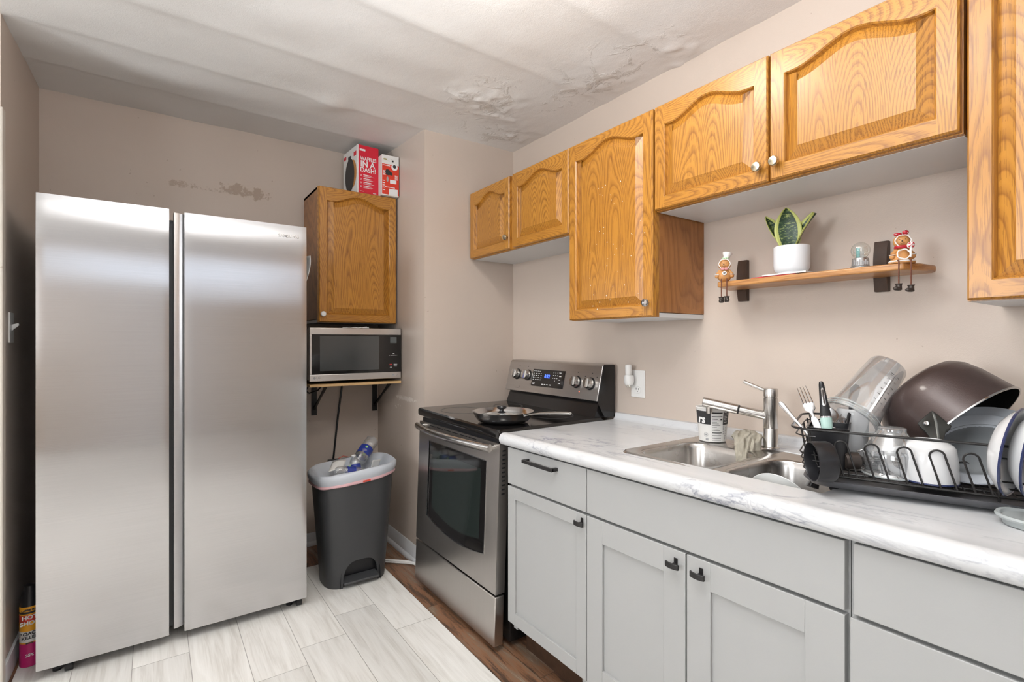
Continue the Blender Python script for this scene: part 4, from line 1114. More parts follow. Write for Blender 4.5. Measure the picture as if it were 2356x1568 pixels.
inner = bin_loop(1, 0.575, -0.006, NB); inner2 = bin_loop(0.8, 0.45, -0.006, NB)
bb = len(mb.v); mb.v += [tuple(p) for p in inner] + [tuple(p) for p in inner2]
# inward return round the arch and along the foot
bc2 = len(mb.v)
for i in range(n):
    p = loops[KA][i]; mb.v.append((p.x * 0.985, p.y * 0.93, p.z + 0.001))
for i in range(n):
    j = (i + 1) % n
    mb.f.append(((len(loops) - 1) * n + i, (len(loops) - 1) * n + j, bb + j, bb + i)); mb.m.append(0)
    mb.f.append((bb + i, bb + j, bb + n + j, bb + n + i)); mb.m.append(0)
    mb.f.append((KA * n + j, KA * n + i, bc2 + i, bc2 + j)); mb.m.append(0)
bb_ = mb.build('bin_body', DARKGREY, bn, angle=50)
# recess behind the pedal
mb = MB()
rec = []
for k in range(13):
    a = pi * k / 12
    rec.append((0.005 - 0.106 * cos(a), 0.140 * sin(a) ** 0.5))
mb.loft([[(x, -0.126, max(z, 0)) for x, z in rec], [(x, -0.085, max(z, 0)) for x, z in rec]], False, False, closed=False)
mb.add([(x, -0.085, max(z, 0)) for x, z in rec], [tuple(range(len(rec)))])
mb.build('foot_recess', BLACK, bn)
MB().loft([[(-0.088, -0.150, 0.022), (0.098, -0.150, 0.022), (0.098, -0.150, 0.034), (-0.088, -0.150, 0.034)], [(-0.085, -0.090, 0.034), (0.095, -0.090, 0.034), (0.095, -0.090, 0.048), (-0.085, -0.090, 0.048)]]).build('pedal', DARKGREY, bn, bevel=0.004)
# scuffs
mb = MB()
for x_, z_, w_, h_ in ((-0.178, 0.285, 0.010, 0.014), (-0.177, 0.315, 0.006, 0.010), (-0.170, 0.17, 0.014, 0.005), (-0.168, 0.178, 0.005, 0.012)):
    t_ = z_ / 0.575
    mb.box((x_ + 0.002, -0.075 - 0.02 * t_, z_), (x_ + 0.004, -0.075 - 0.02 * t_ + 0.012, z_ + h_))
# bag: folded over the rim with a pink drawstring hem
def bagloop(g, z, wob, seed, n=96):
    L_ = bin_loop(1.0, z, g, n); out = []
    for k, p in enumerate(L_):
        th = 2 * pi * k / n
        d = Vector((p.x, p.y, 0)).normalized()
        w_ = wob * mnoise.noise(Vector((cos(th) * 2.5, sin(th) * 2.5, seed)))
        zz = wob * 1.5 * mnoise.noise(Vector((cos(th) * 1.7, sin(th) * 1.7, seed + 3)))
        slope = 0.018 * p.x / 0.2          # the right end rides higher
        out.append(p + d * w_ + Vector((0, 0, zz + slope)))
    return out
bgm = MB().loft([bagloop(0.004, 0.548, 0.004, 1.1), bagloop(0.009, 0.560, 0.004, 1.4), bagloop(0.015, 0.575, 0.004, 2), bagloop(0.016, 0.592, 0.004, 2.1), bagloop(0.008, 0.601, 0.005, 2.2), bagloop(-0.006, 0.598, 0.006, 3), bagloop(-0.020, 0.570, 0.010, 4), bagloop(-0.035, 0.540, 0.02, 5), bagloop(-0.075, 0.530, 0.03, 6), bagloop(-0.11, 0.53, 0.02, 7)], False, True)
bag = bgm.build('bin_liner', BAG, bn, angle=60)
MB().loft([bagloop(0.003, 0.536, 0.004, 1.1), bagloop(0.008, 0.540, 0.004, 1.1), bagloop(0.009, 0.545, 0.004, 1.2), bagloop(0.006, 0.553, 0.004, 1.3)], False, False).build('drawstring_hem', BAGPINK, bag)
th0 = bagloop(0.0108, 0.540, 0.004, 1.2); th1 = bagloop(0.0100, 0.548, 0.004, 1.3)
seg = [k for k in range(96) if -0.01 < th0[k].x < 0.055 and th0[k].y < 0]
MB().loft([[th0[k] for k in seg], [th1[k] for k in seg]], False, False, closed=False).build('drawstring', REDTAPE, bag)
MB().tube([(0.03, 0.152, 0.606), (0.00, 0.158, 0.616), (-0.03, 0.152, 0.606)], 0.004, 8, flat=0.4).build('drawstring', REDTAPE, bag)

# bottles in the bin
LBLBLUE = mat('navy_bottle_label', (0.02, 0.04, 0.26, 1), 0.35, var=0.3, vscale=60)
LBLSKY = mat('sky_bottle_label', (0.20, 0.45, 0.75, 1), 0.35)
LBLGREEN = mat('lime_dot', (0.35, 0.65, 0.20, 1), 0.4)
def bottle(label, p0, p1, r, seed, group=None, dots=True):
    p0 = Vector(p0); p1 = Vector(p1); L_ = (p1 - p0).length
    o = thing('plastic_bottle', label, 'bottle', p0, group=group)
    q = (p1 - p0).to_track_quat('Z', 'Y'); o.rotation_mode = 'QUATERNION'; o.rotation_quaternion = q
    loops = []
    prof = [(0.3, 0.0), (0.85, 0.01), (1, 0.05)] + [(1 - 0.05 * (k % 2), 0.08 + 0.055 * k) for k in range(11)] + [(0.95, 0.72), (0.7, 0.83), (0.38, 0.91), (0.36, 0.97)]
    for rr, hh in prof:
        lp = []
        for k in range(28):
            a = 2 * pi * k / 28
            dd_ = r * rr * (1 + 0.16 * mnoise.noise(Vector((cos(a) * 1.3, sin(a) * 1.3, hh * 5 + seed))))
            lp.append((dd_ * cos(a), dd_ * sin(a), hh * L_))
        loops.append(lp)
    MB().loft(loops, True, True).build('shell', BOTTLE, o)
    MB().lathe([(r * 0.42, 0.95 * L_), (r * 0.42, 1.0 * L_)], n=18, cap0=True, cap1=True).build('cap', WHITEPL, o)
    lb = MB().lathe([(r * 1.03, 0.34 * L_), (r * 1.03, 0.60 * L_)], n=28).build('label_band', LBLBLUE, o)
    for k in range(2):
        a = k * pi + seed
        MB().sphere((r * 0.95 * cos(a), r * 0.95 * sin(a), 0.42 * L_), 0.0075, 10, 6).build('label_dot', LBLGREEN, lb)
    return o
bottle('crumpled clear bottle sticking up over the bin\'s back rim, blue label', (1.030, 2.85, 0.700), (0.885, 2.735, 0.585), 0.037, 1.0)
bottle('clear bottle with blue label standing neck up in the bin centre', (0.880, 2.665, 0.535), (0.875, 2.715, 0.655), 0.028, 4.3)
bottle('clear bottle lying flat on the rubbish at the front of the bin', (0.765, 2.670, 0.590), (0.935, 2.655, 0.572), 0.027, 7.7)
tagp(MB().grid(lambda u, v: (0.735 + 0.075 * u + 0.05 * v, 2.69 + 0.10 * v, 0.588 + 0.028 * v + 0.008 * sin(u * 3)), 6, 6).build('paper_scrap', PAPER, None, solid=0.0006), 'strip of white paper sticking out of the bin on its left', 'paper')
tagp(MB().grid(lambda u, v: (0.955 + 0.070 * u + 0.012 * v, 2.68 + 0.06 * u, 0.572 + 0.050 * v * (1 - 0.3 * u)), 6, 6).build('paper_scrap', PAPER, None, solid=0.0006), 'folded white paper tucked inside the right end of the bin', 'paper')

# white hose along the floor
hz = MB()
for k in range(2):
    hz.tube([(1.045, 2.84, 0.010), (1.07, 2.79, 0.010 + k * 0.008), (1.12, 2.74, 0.010 + k * 0.009), (1.17, 2.695, 0.010 + k * 0.008), (1.20, 2.66 , 0.010 + k * 0.004), (1.21, 2.62, 0.009)], 0.0065, 10)
tagp(hz.build('white_hose', WHITEPL), 'white hose lying on the brown floor between bin and stove', 'hose')

# ------------------------------------------------------------------ outlet and air freshener
ol = thing('wall_outlet', 'white wall outlet plate above the counter, right of the stove', 'outlet', (XW, 1.579, 1.070), RZ)
MB().box((-0.040, -0.007, -0.063), (0.040, 0, 0.063)).build('cover_plate', WHITEPL, ol, bevel=0.002)
rc = MB().loft([[(x, -0.0075, z) for x, z in rrect(-0.017, -0.045, 0.017, -0.012, 0.012)], [(x, -0.009, z) for x, z in rrect(-0.016, -0.044, 0.016, -0.013, 0.011)]]).build('receptacle', WHITEPL, ol)
MB().box((-0.008, -0.0095, -0.028), (-0.0055, -0.0088, -0.019)).box((0.0055, -0.0095, -0.028), (0.008, -0.0088, -0.020)).sphere((0, -0.009, -0.036), 0.0022, 8, 5).build('slots', PRINTBLACK, rc)
af = thing('air_freshener', 'white plug-in air freshener in the wall outlet', 'air freshener', (XW - 0.0075, 1.607, 1.092), RZ)
MB().lathe([(0.020, -0.026), (0.024, -0.012), (0.024, 0.006), (0.020, 0.018)], (0, -0.026, 0), (0, 0, 1), 24, True, True, sy=0.95).lathe([(0.012, 0.016), (0.0145, 0.020), (0.0155, 0.060), (0.014, 0.066), (0.006, 0.068)], (0, -0.030, 0), (0, 0, 1), 24, True, True).build('housing', WHITEPL, af, angle=50)
MB().lathe([(0.012, -0.030), (0.014, -0.040), (0.012, -0.050), (0.006, -0.052)], (0.0, -0.030, 0.012), (0, 0, 1), 20, True, True).build('scent_bottle', GLASS, af)

# ------------------------------------------------------------------ plant shelf
SHZ = 1.480
shf = thing('display_shelf', 'narrow wooden wall shelf with two dark brackets, below the oak cabinets', 'shelf', (XW, 0.81, SHZ), RZ)
# local: x = 0.81 - y, y = x-1.835 (negative towards the room)
pts = [(-0.300, -0.030), (-0.255, -0.175), (0.300, -0.175), (0.325, -0.120), (0.335, -0.040), (0.325, -0.022), (-0.295, -0.022)]
def shp(o_, z): return [(x * (1 - 0), y, z) for x, y in pts]
mb = MB().loft([[(x, y, -0.020) for x, y in pts], [(x, y, 0.0) for x, y in pts]])
mb.build('board', OAK_SHELF, shf, bevel=0.005, seg=3)
for x_ in (-0.252, 0.196):
    prof = []
    for k in range(9):
        s_ = k / 8; z_ = -0.062 + 0.154 * s_
        prof.append((-0.016 - 0.012 * (1 - (2 * s_ - 1) ** 2), z_))
    ring0 = [(x_ - 0.018, y_, z_) for y_, z_ in prof] + [(x_ - 0.018, 0, 0.092), (x_ - 0.018, 0, -0.062)]
    ring1 = [(x_ + 0.018, y_, z_) for y_, z_ in prof] + [(x_ + 0.018, 0, 0.092), (x_ + 0.018, 0, -0.062)]
    MB().loft([ring0, ring1]).build('bracket', DARKWOOD, shf, bevel=0.001)
# potted snake plant
ppx, ppy = 1.722, 0.834
pl = thing('potted_snake_plant', 'variegated snake plant in a round white pot on the shelf', 'plant', (ppx, ppy, SHZ + 0.0085))
MB().lathe([(0.040, 0.0), (0.040, 0.006), (0.047, 0.008), (0.052, 0.016), (0.0535, 0.03), (0.0535, 0.088), (0.0525, 0.090), (0.050, 0.089), (0.050, 0.076), (0.0, 0.074)], n=44, cap0=True).build('pot', POTWHITE, pl, angle=50)
MB().lathe([(0.0495, 0.0765), (0.03, 0.079), (0.002, 0.080)], n=28, cap1=True).build('soil', SOIL, pl)
def leaf_mat():
    m, nt, N, L, B = new_mat('variegated_leaf'); t = NT(nt)
    at_ = N.new('ShaderNodeAttribute'); at_.attribute_name = 'edge'
    e = at_.outputs['Fac']
    tc = N.new('ShaderNodeTexCoord'); v = tc.outputs['Object']
    bands = t.noise(t.mapping(v, (45, 45, 190)), 1.0, 4, 0.65, 1.2)
    g = t.ramp(bands, [(0.44, (0.010, 0.035, 0.016)), (0.54, (0.02, 0.06, 0.025)), (0.62, (0.30, 0.36, 0.12))])
    ed = t.math('GREATER_THAN', e, 0.70)
    c = t.mix(ed, g, (0.50, 0.53, 0.16, 1))
    L.new(c, B.inputs['Base Color']); B.inputs['Roughness'].default_value = 0.35
    return m
LEAF = leaf_mat()
def leaf(base, tipv, width, facing, bulge=0.35, curl=0.006):
    base = Vector(base); tipv = Vector(tipv); ax = tipv - base; f = Vector(facing)
    side = ax.cross(f).normalized(); nrm = side.cross(ax).normalized()
    mb = MB(); nu, nv = 10, 24
    vals = []
    def fn(u, v):
        w_ = width * (sin(pi * (0.14 + 0.86 * v) ** 1.15) ** 0.75 if v < 1 else 0) if v < 0.999 else 0.0008
        a = 2 * u - 1
        vals.append(abs(a))
        return base + ax * v + side * (a * w_ / 2) + nrm * (curl * a * a) + nrm * (0.010 * sin(pi * v))
    mb.grid(fn, nu, nv)
    o = mb.build('leaf', LEAF, pl, recalc=False, solid=0.0016)
    at_ = o.data.attributes.new('edge', 'FLOAT', 'POINT')
    for i, vv_ in enumerate(vals): at_.data[i].value = vv_
    return o
fc = (-1, -0.45, 0)
leaf((-0.006, 0.002, 0.072), (-0.012, 0.012, 0.218), 0.080, fc, curl=0.010)
leaf((0.004, 0.012, 0.070), (0.000, 0.090, 0.200), 0.044, (-1, -0.9, 0.5), curl=0.014)
leaf((0.004, -0.008, 0.070), (-0.002, -0.078, 0.184), 0.042, (-0.9, 0.5, 0.5), curl=0.014)
leaf((0.010, 0.004, 0.070), (0.020, 0.020, 0.150), 0.050, fc, curl=0.010)
# red card / envelope under the pot
tagp(MB().box((1.672, 0.80, SHZ + 0.0004), (1.755, 0.945, SHZ + 0.0032)).build('red_card', CARDRED, None), 'flat red card lying under the white plant pot', 'card')
tagp(MB().box((1.668, 0.765, SHZ + 0.0036), (1.752, 0.905, SHZ + 0.0078)).build('white_envelope', PAPER, None), 'white envelope between the plant pot and the red card', 'envelope')
# snow globe
gb = thing('snow_globe', 'small glass snow globe with a silver lettered base on the shelf', 'snow globe', (1.705, 0.628, SHZ), R(-60))
MB().lathe([(0.027, 0.0), (0.0265, 0.004), (0.0225, 0.008), (0.0215, 0.022), (0.0205, 0.030), (0.016, 0.032)], n=24, cap0=True, cap1=True).build('base', SILVERORN, gb, angle=30)
MB().sphere((0, 0, 0.054), 0.0245, 28, 16).build('glass_ball', GLASS, gb)
MB().box((-0.010, -0.003, 0.032), (-0.002, 0.005, 0.062)).build('tower', TEAL, gb)
MB().box((-0.001, -0.004, 0.032), (0.008, 0.004, 0.052)).cyl((0.003, 0, 0.05), (0.003, 0, 0.064), 0.002, 0.0005, 8).build('building', SILVERORN, gb)
mb = MB()
for k in range(9):
    a = R(-90 - 52 + k * 13)
    h_ = 0.010 + 0.005 * (k % 3 == 0)
    mb.box((0.0222 * cos(a) - 0.0012, 0.0222 * sin(a) - 0.0014, 0.010), (0.0222 * cos(a) + 0.0012, 0.0222 * sin(a) + 0.0014, 0.010 + h_))
mb.build('raised_letters', PRINTGREY, gb)

# gingerbread sitters
def ginger(label, loc, rz, s, legs, kind):
    o = thing('gingerbread_figurine', label, 'figurine', loc, rz)
    def V3(x, y, z): return Vector((x * s, y * s, z * s))
    if kind == 'cook':
        MB().sphere(V3(0, 0, 0.017), 0.019 * s, 22, 14, sc=(1, 0.85, 0.95)).sphere(V3(0, 0, 0.030), 0.013 * s, 20, 12, sc=(1, 0.8, 0.9)).build('body', GINGER, o)
    else:
        MB().lathe([(0.026 * s, 0.0), (0.0265 * s, 0.003 * s), (0.020 * s, 0.012 * s), (0.013 * s, 0.030 * s), (0.008 * s, 0.040 * s)], n=26, cap0=True, cap1=True, sy=0.85).build('body', GINGER, o)
        MB().lathe([(0.0262 * s, 0.003 * s), (0.0272 * s, 0.0045 * s), (0.0255 * s, 0.0065 * s), (0.0245 * s, 0.006 * s)], n=30, sy=0.86).build('skirt_icing', ICING, o)
        # apron front outlined with icing
        ap = [V3(0.0125 * cos(a), -0.0215 + 0.006 * (sin(a) * 0.5 + 0.5), 0.020 + 0.0115 * sin(a)) + V3(0.0006 * cos(6 * a), 0, 0.0006 * sin(6 * a)) for a in [2 * pi * k / 32 for k in range(32)]]
        MB().tube(ap, 0.0015 * s, 6, closed=True).build('apron_icing', ICING, o)
    hz_ = 0.050 if kind == 'cook' else 0.053
    hd_ = MB().sphere(V3(0, 0.003, hz_), 0.0165 * s, 24, 14, sc=(1.05, 0.85, 0.98)).build('head', GINGER, o)
    # face disc and icing rim
    fcx = [V3(0.0150 * cos(a) + 0.0005 * cos(7 * a), -0.0105 - 0.001 * cos(a) ** 2, hz_ + 0.0135 * sin(a) + 0.0005 * sin(7 * a)) for a in [2 * pi * k / 36 for k in range(36)]]
    MB().tube(fcx, 0.0013 * s, 6, closed=True).build('face_icing', ICING, hd_)
    MB().sphere(V3(-0.002, -0.0125, hz_ - 0.001), 0.0017 * s, 10, 6).sphere(V3(-0.0065, -0.0118, hz_ + 0.003), 0.0009 * s, 8, 5).sphere(V3(0.0045, -0.0118, hz_ + 0.003), 0.0009 * s, 8, 5).build('nose_and_eyes', BOOT, hd_)
    MB().tube([V3(-0.006, -0.0118, hz_ - 0.005), V3(-0.002, -0.0125, hz_ - 0.0075), V3(0.003, -0.0118, hz_ - 0.005)], 0.0004 * s, 5).build('mouth', BOOT, hd_)
    for sx_ in (-1, 1):
        ar = MB().sphere(V3(sx_ * 0.0195, -0.006, 0.016), 0.0062 * s, 14, 8).cyl(V3(sx_ * 0.011, 0.0, 0.032), V3(sx_ * 0.0195, -0.005, 0.020), 0.005 * s, 0.0055 * s, 12).build('arm', GINGER, o)
        MB().tube([V3(sx_ * 0.0195 + 0.0062 * cos(a), -0.006 + 0.0062 * sin(a), 0.020) for a in [2 * pi * k / 14 for k in range(14)]], 0.0011 * s, 6, closed=True).build('cuff_icing', ICING, ar)
    if kind == 'cook':
        ht = MB().lathe([(0.010 * s, 0), (0.009 * s, 0.004 * s), (0.0085 * s, 0.010 * s), (0.0125 * s, 0.017 * s), (0.013 * s, 0.021 * s), (0.008 * s, 0.0235 * s), (0.001 * s, 0.024 * s)], V3(0.003, 0.003, hz_ + 0.013), (0.25, 0.1, 1), 20, True).build('chef_hat', ICING, o)
        MB().sphere(V3(-0.003, -0.005, hz_ + 0.0165), 0.0035 * s, 8, 6).sphere(V3(0.003, -0.0065, hz_ + 0.0165), 0.003 * s, 8, 6).sphere(V3(0.008, -0.004, hz_ + 0.018), 0.003 * s, 8, 6).build('green_leaves', CANDYGREEN, ht)
        MB().sphere(V3(-0.005, -0.0135, 0.036), 0.005 * s, 12, 8, sc=(1.2, 0.7, 0.8)).sphere(V3(0.005, -0.0135, 0.036), 0.005 * s, 12, 8, sc=(1.2, 0.7, 0.8)).build('bow_tie', mat('pink_icing', (0.62, 0.28, 0.28, 1), 0.4, var=0.3, vscale=300), o)
        bt = MB().lathe([(0.0062 * s, 0), (0.0055 * s, 0.002 * s)], V3(0, -0.0165, 0.023), (0, -1, 0.1), 18, True, True).build('swirl_button', ICING, o)
        MB().tube([V3(0.0035 * (k / 22) * cos(k * 0.5), -0.0190, 0.0235 + 0.0035 * (k / 22) * sin(k * 0.5)) for k in range(23)], 0.0006 * s, 5).build('swirl_line', BOOT, bt)
    else:
        bw = MB().sphere(V3(-0.009, -0.004, hz_ + 0.0165), 0.0065 * s, 14, 8, sc=(1.3, 0.6, 0.6)).sphere(V3(0.006, -0.004, hz_ + 0.020), 0.0065 * s, 14, 8, sc=(1.0, 0.8, 0.9)).build('red_bow', SCARFRED, o)
        mbd = MB()
        for dx_, dz_ in ((-0.013, 0.0165), (-0.007, 0.020), (0.003, 0.024), (0.009, 0.018), (0.006, 0.0255)): mbd.sphere(V3(dx_, -0.0085, hz_ + dz_), 0.0010 * s, 6, 4)
        mbd.build('bow_dots', ICING, bw)
        MB().tube([V3(0.0125 * cos(a), 0.0 + 0.0115 * sin(a), 0.0385) for a in [2 * pi * k / 20 for k in range(20)]], 0.0038 * s, 8, closed=True).build('red_scarf', SCARFRED, o)
        cdy = MB().sphere(V3(0.014, -0.014, 0.0405), 0.0078 * s, 18, 10).tube([V3(0.014, -0.017, 0.034), V3(0.013, -0.0185, 0.027), V3(0.0135, -0.018, 0.018), V3(0.012, -0.019, 0.012)], 0.0026 * s, 8).build('candy', ICING, o)
        mbs = MB()
        for k in range(4):
            a = R(k * 90 + 20)
            mbs.loft([[V3(0.014, -0.0219, 0.0405), V3(0.014 + 0.0068 * cos(a), -0.0185, 0.0405 + 0.0068 * sin(a)), V3(0.014 + 0.0068 * cos(a + 0.7), -0.0185, 0.0405 + 0.0068 * sin(a + 0.7))], [V3(0.014, -0.0225, 0.0405), V3(0.014 + 0.0072 * cos(a), -0.0192, 0.0405 + 0.0072 * sin(a)), V3(0.014 + 0.0072 * cos(a + 0.7), -0.0192, 0.0405 + 0.0072 * sin(a + 0.7))]])
        mbs.build('candy_stripes', SCARFRED, cdy)
    for i, (lx, bz, yaw) in enumerate(legs):
        a0 = V3(lx, -0.017, 0.006)
        kx = a0 + V3(0, -0.012, -0.001)
        lg = MB().tube([a0, kx, kx + V3(0.0, -0.004, -0.008), kx + V3(0.0, -0.002, -0.5 * (0.0 - bz)), kx + V3(0.0, -0.002, bz)], 0.0016 * s, 8).build('leg', CORD, o)
        f = Vector((sin(yaw), -cos(yaw), 0)); c_ = kx + V3(0.0, -0.002, bz)
        mbb = MB().lathe([(0.0072 * s, -0.0012 * s), (0.0076 * s, 0.001 * s), (0.0055 * s, -0.004 * s), (0.0058 * s, -0.012 * s)], c_, (0, 0, 1), 16, True, True)
        mbb.lathe([(0.0060 * s, 0), (0.0062 * s, -0.006 * s), (0.0066 * s, -0.0125 * s), (0.0040 * s, -0.0145 * s)], c_ + Vector((0, 0, -0.001 * s)), (0, 0, 1), 16, True, True)
        # toe
        tl = []
        for q_, rr_ in ((0.0, 0.0062), (0.005, 0.0060), (0.009, 0.0056), (0.013, 0.0035), (0.014, 0.0012)):
            ctr = c_ + f * (q_ * s) + Vector((0, 0, -0.0105 * s)); sd = Vector((f.y, -f.x, 0))
            tl.append([ctr + sd * (rr_ * s * cos(a)) + Vector((0, 0, rr_ * 0.85 * s * sin(a))) for a in [2 * pi * k / 14 for k in range(14)]])
        mbb.loft(tl)
        mbb.build('boot', BOOT, lg, angle=50)
    return o
ginger('small gingerbread figurine with a white chef hat on the left end of the shelf', (1.678, 1.048, SHZ), R(-58), 1.25, ((-0.008, -0.052, -0.2), (0.006, -0.050, 0.2)), 'cook')
ginger('gingerbread figurine with red bow and peppermint candy on the shelf\'s right end', (1.685, 0.520, SHZ), R(-62), 1.16, ((-0.012, -0.056, -0.95), (0.011, -0.060, -0.9)), 'girl')

# ------------------------------------------------------------------ cup on the sink ledge, cloth
cpx, cpy = 1.662, 1.086
cu = thing('paper_cup', 'printed white noodle cup with a black band standing on the sink ledge', 'cup', (cpx, cpy, zc(cpy) + 0.0062))
HC, RB, RT = 0.118, 0.0455, 0.0555
def cr(z): return RB + (RT - RB) * z / HC
MB().lathe([(RB - 0.003, 0.0), (RB, 0.001), (RT, HC), (RT + 0.0025, HC + 0.001), (RT + 0.003, HC + 0.003), (RT + 0.001, HC + 0.0045), (RT - 0.002, HC + 0.003), (RB, 0.006), (0, 0.005)], n=56, cap0=True).build('cup_body', CARDWHITE, cu, angle=50)
def patch(mb, a0, a1, z0, z1, off=0.0005):
    n_ = max(2, int(abs(a1 - a0) / 6))
    def p(a, z, o_): r_ = cr(z) + o_; return (r_ * cos(R(a)), r_ * sin(R(a)), z)
    l0 = [p(a0 + (a1 - a0) * k / n_, z0, off) for k in range(n_ + 1)]
    l1 = [p(a0 + (a1 - a0) * k / n_, z1, off) for k in range(n_ + 1)]
    mb.loft([l0, l1], False, False, closed=False); return mb
# angles: camera looks along (+x,+y); the side facing it is around 213 deg; left in view = larger angle towards 123
AV = 213
bl = MB(); patch(bl, AV + 6, AV - 90 - 0, 0.067, 0.113); patch(bl, AV - 270, AV - 0, 0.067, 0.113) if False else None
bl = MB(); patch(bl, AV - 95, AV - 6, 0.063, 0.110); patch(bl, AV + 42, AV + 100, 0.063, 0.110)
bl.build('black_band', PRINTBLACK, cu, recalc=False)
wp = MB()
def line(a, z, w_, h_): patch(wp, a, a + w_, z, z + h_, 0.0009)
line(AV - 2, 0.103, 40, 0.0045); line(AV - 2, 0.0905, 40, 0.003); line(AV + 0, 0.082, 20, 0.003); line(AV + 30, 0.080, 8, 0.005); line(AV - 1, 0.077, 40, 0.0012)
for k in range(6): line(AV - 1, 0.072 - 0.006 * k, 18 + 7 * (k % 3), 0.0012)
line(AV - 1, 0.0325, 40, 0.0028); line(AV - 1, 0.024, 38, 0.0012); line(AV - 1, 0.014, 38, 0.0022); line(AV - 1, 0.006, 38, 0.0008)
wp.build('nutrition_print', PRINTBLACK, cu, recalc=False)
wl = MB()
for k in range(8): patch(wl, AV + 46, AV + 60 + 4 * (k % 3), 0.106 - 0.005 * k, 0.1075 - 0.005 * k, 0.0009)
wl.build('white_lines', PRINTWHITE, cu, recalc=False)
dm = MB()
for k in range(5): patch(dm, AV + 44, AV + 49, 0.028 + 0.007 * k, 0.033 + 0.007 * k, 0.0009)
for k in range(8): patch(dm, AV + 56, AV + 62, 0.010 + 0.006 * k, 0.013 + 0.006 * k, 0.0009)
patch(dm, AV - 28, AV - 16, 0.006, 0.013, 0.0009)
ang = R(AV - 26)
dm.lathe([(0.0075, 0), (0.0075, 0.0008), (0.0066, 0.0008), (0.0066, 0)], (cr(0.024) * cos(ang), cr(0.024) * sin(ang), 0.026), (cos(ang), sin(ang), -0.08), 20)
dm.lathe([(0.0035, 0), (0.0035, 0.0008)], (cr(0.024) * cos(ang), cr(0.024) * sin(ang), 0.026), (cos(ang), sin(ang), -0.08), 12, True, True)
dm.build('dark_marks', PRINTGREY, cu, recalc=False)
ang = R(AV - 48)
text_obj('cup_lettering', 'rs', 0.040, ((cr(0.08) + 0.0016) * cos(R(AV - 40)), (cr(0.08) + 0.0016) * sin(R(AV - 40)), 0.080), PRINTWHITE, cu, (R(90 - 5), 0, R(AV - 44 + 90)), ax='CENTER', bold=0.0012)

# dish cloth: crumpled heap on the ledge with a tail hanging into the left bowl
cloth_path = [Vector((1.700, 0.985, 0.925)), Vector((1.690, 0.975, 0.958)), Vector((1.672, 0.958, 0.962)), Vector((1.652, 0.945, 0.950)), Vector((1.632, 0.935, 0.930)), Vector((1.612, 0.928, 0.905)), Vector((1.602, 0.925, 0.875)), Vector((1.600, 0.922, 0.860))]
def cloth_fn(u, v):
    t_ = v * (len(cloth_path) - 1); i = min(int(t_), len(cloth_path) - 2); f_ = t_ - i
    c_ = cloth_path[i].lerp(cloth_path[i + 1], f_)
    wd = Vector((0.50, -0.82, 0.0)) if True else None
    half = 0.052 * (1 - 0.55 * v ** 1.5) * (0.55 + 0.45 * min(1, v * 5))
    a = 2 * u - 1
    p = c_ + wd * (a * half)
    p.z -= 0.030 * abs(a) ** 2.2 * (1 - 0.6 * v)
    ridg = lambda q: 1 - 2 * abs(mnoise.noise(q))
    n1 = ridg(Vector((u * 2.6 + 1.3 * v, v * 2.2, 2.0))); n2 = ridg(Vector((u * 5.5, v * 4.5 + u * 2, 7.0)))
    out_ = Vector((-0.7, -0.4, 0.6)).normalized()
    p += out_ * (0.020 * (n1 - 0.5) + 0.009 * (n2 - 0.5)) * (0.4 + 0.6 * sin(pi * min(1, v + 0.15)))
    p += wd * 0.006 * mnoise.noise(Vector((u * 6, v * 6, 12.0)))
    return p
cl = MB().grid(cloth_fn, 60, 80).build('dish_cloth', CLOTHM, None, recalc=False, solid=0.004, angle=80)
tagp(cl, 'crumpled beige dish cloth draped from the sink ledge beside the faucet', 'cloth')

# things in the right bowl of the sink
pd = thing('white_plate', 'white plate standing on edge against the front of the right sink bowl', 'plate', (1.374, 0.700, zc(0.7) - 0.079), rot=(0, R(68), 0))
MB().lathe([(0.050, 0.0), (0.055, -0.003), (0.070, 0.004), (0.088, 0.009), (0.089, 0.0105), (0.070, 0.007), (0.053, 0.001), (0.0, 0.001)], n=48, cap0=True).build('dish', mat('white_plate_glaze', (0.70, 0.71, 0.70, 1), 0.2), pd)
tagp(MB().loft([[(x, y, 0.0) for x, y in rrect(-0.022, -0.013, 0.022, 0.013, 0.006)], [(x, y, 0.012) for x, y in rrect(-0.021, -0.012, 0.021, 0.012, 0.006)], [(x, y, 0.015) for x, y in rrect(-0.014, -0.007, 0.014, 0.007, 0.004)]]).build('black_stopper', BLACK), 'small black rubber piece inside the right sink bowl', 'stopper')
bpy.data.objects['black_stopper'].location = (1.50, 0.672, zc(0.67) - 0.046); bpy.data.objects['black_stopper'].rotation_euler = (R(20), R(12), R(40))

# ------------------------------------------------------------------ dish rack and what it holds
RA = R(20)                                           # yaw of the rack off the counter line
dl_ = Vector((sin(RA), -cos(RA), 0)); dw_ = Vector((cos(RA), sin(RA), 0))
RO = Vector((1.308, 0.592, zc(0.30) + 0.0005))
TILT = 0.0                                         # rise along its length
def rk(l, w, z=0.0):                                 # rack point -> world
    return RO + dl_ * l + dw_ * w + Vector((0, 0, z + TILT * l))
rack = thing('dish_rack', 'black wire dish rack on a dark drip tray, loaded with dishes', 'dish rack', RO)
loc = lambda l, w, z=0.0: rk(l, w, z) - RO
RL, RWd = 0.46, 0.31
def rr3(l0, w0, l1, w1, r, z, n=6): return [loc(a, b, z) for a, b in rrect(l0, w0, l1, w1, r, n)]
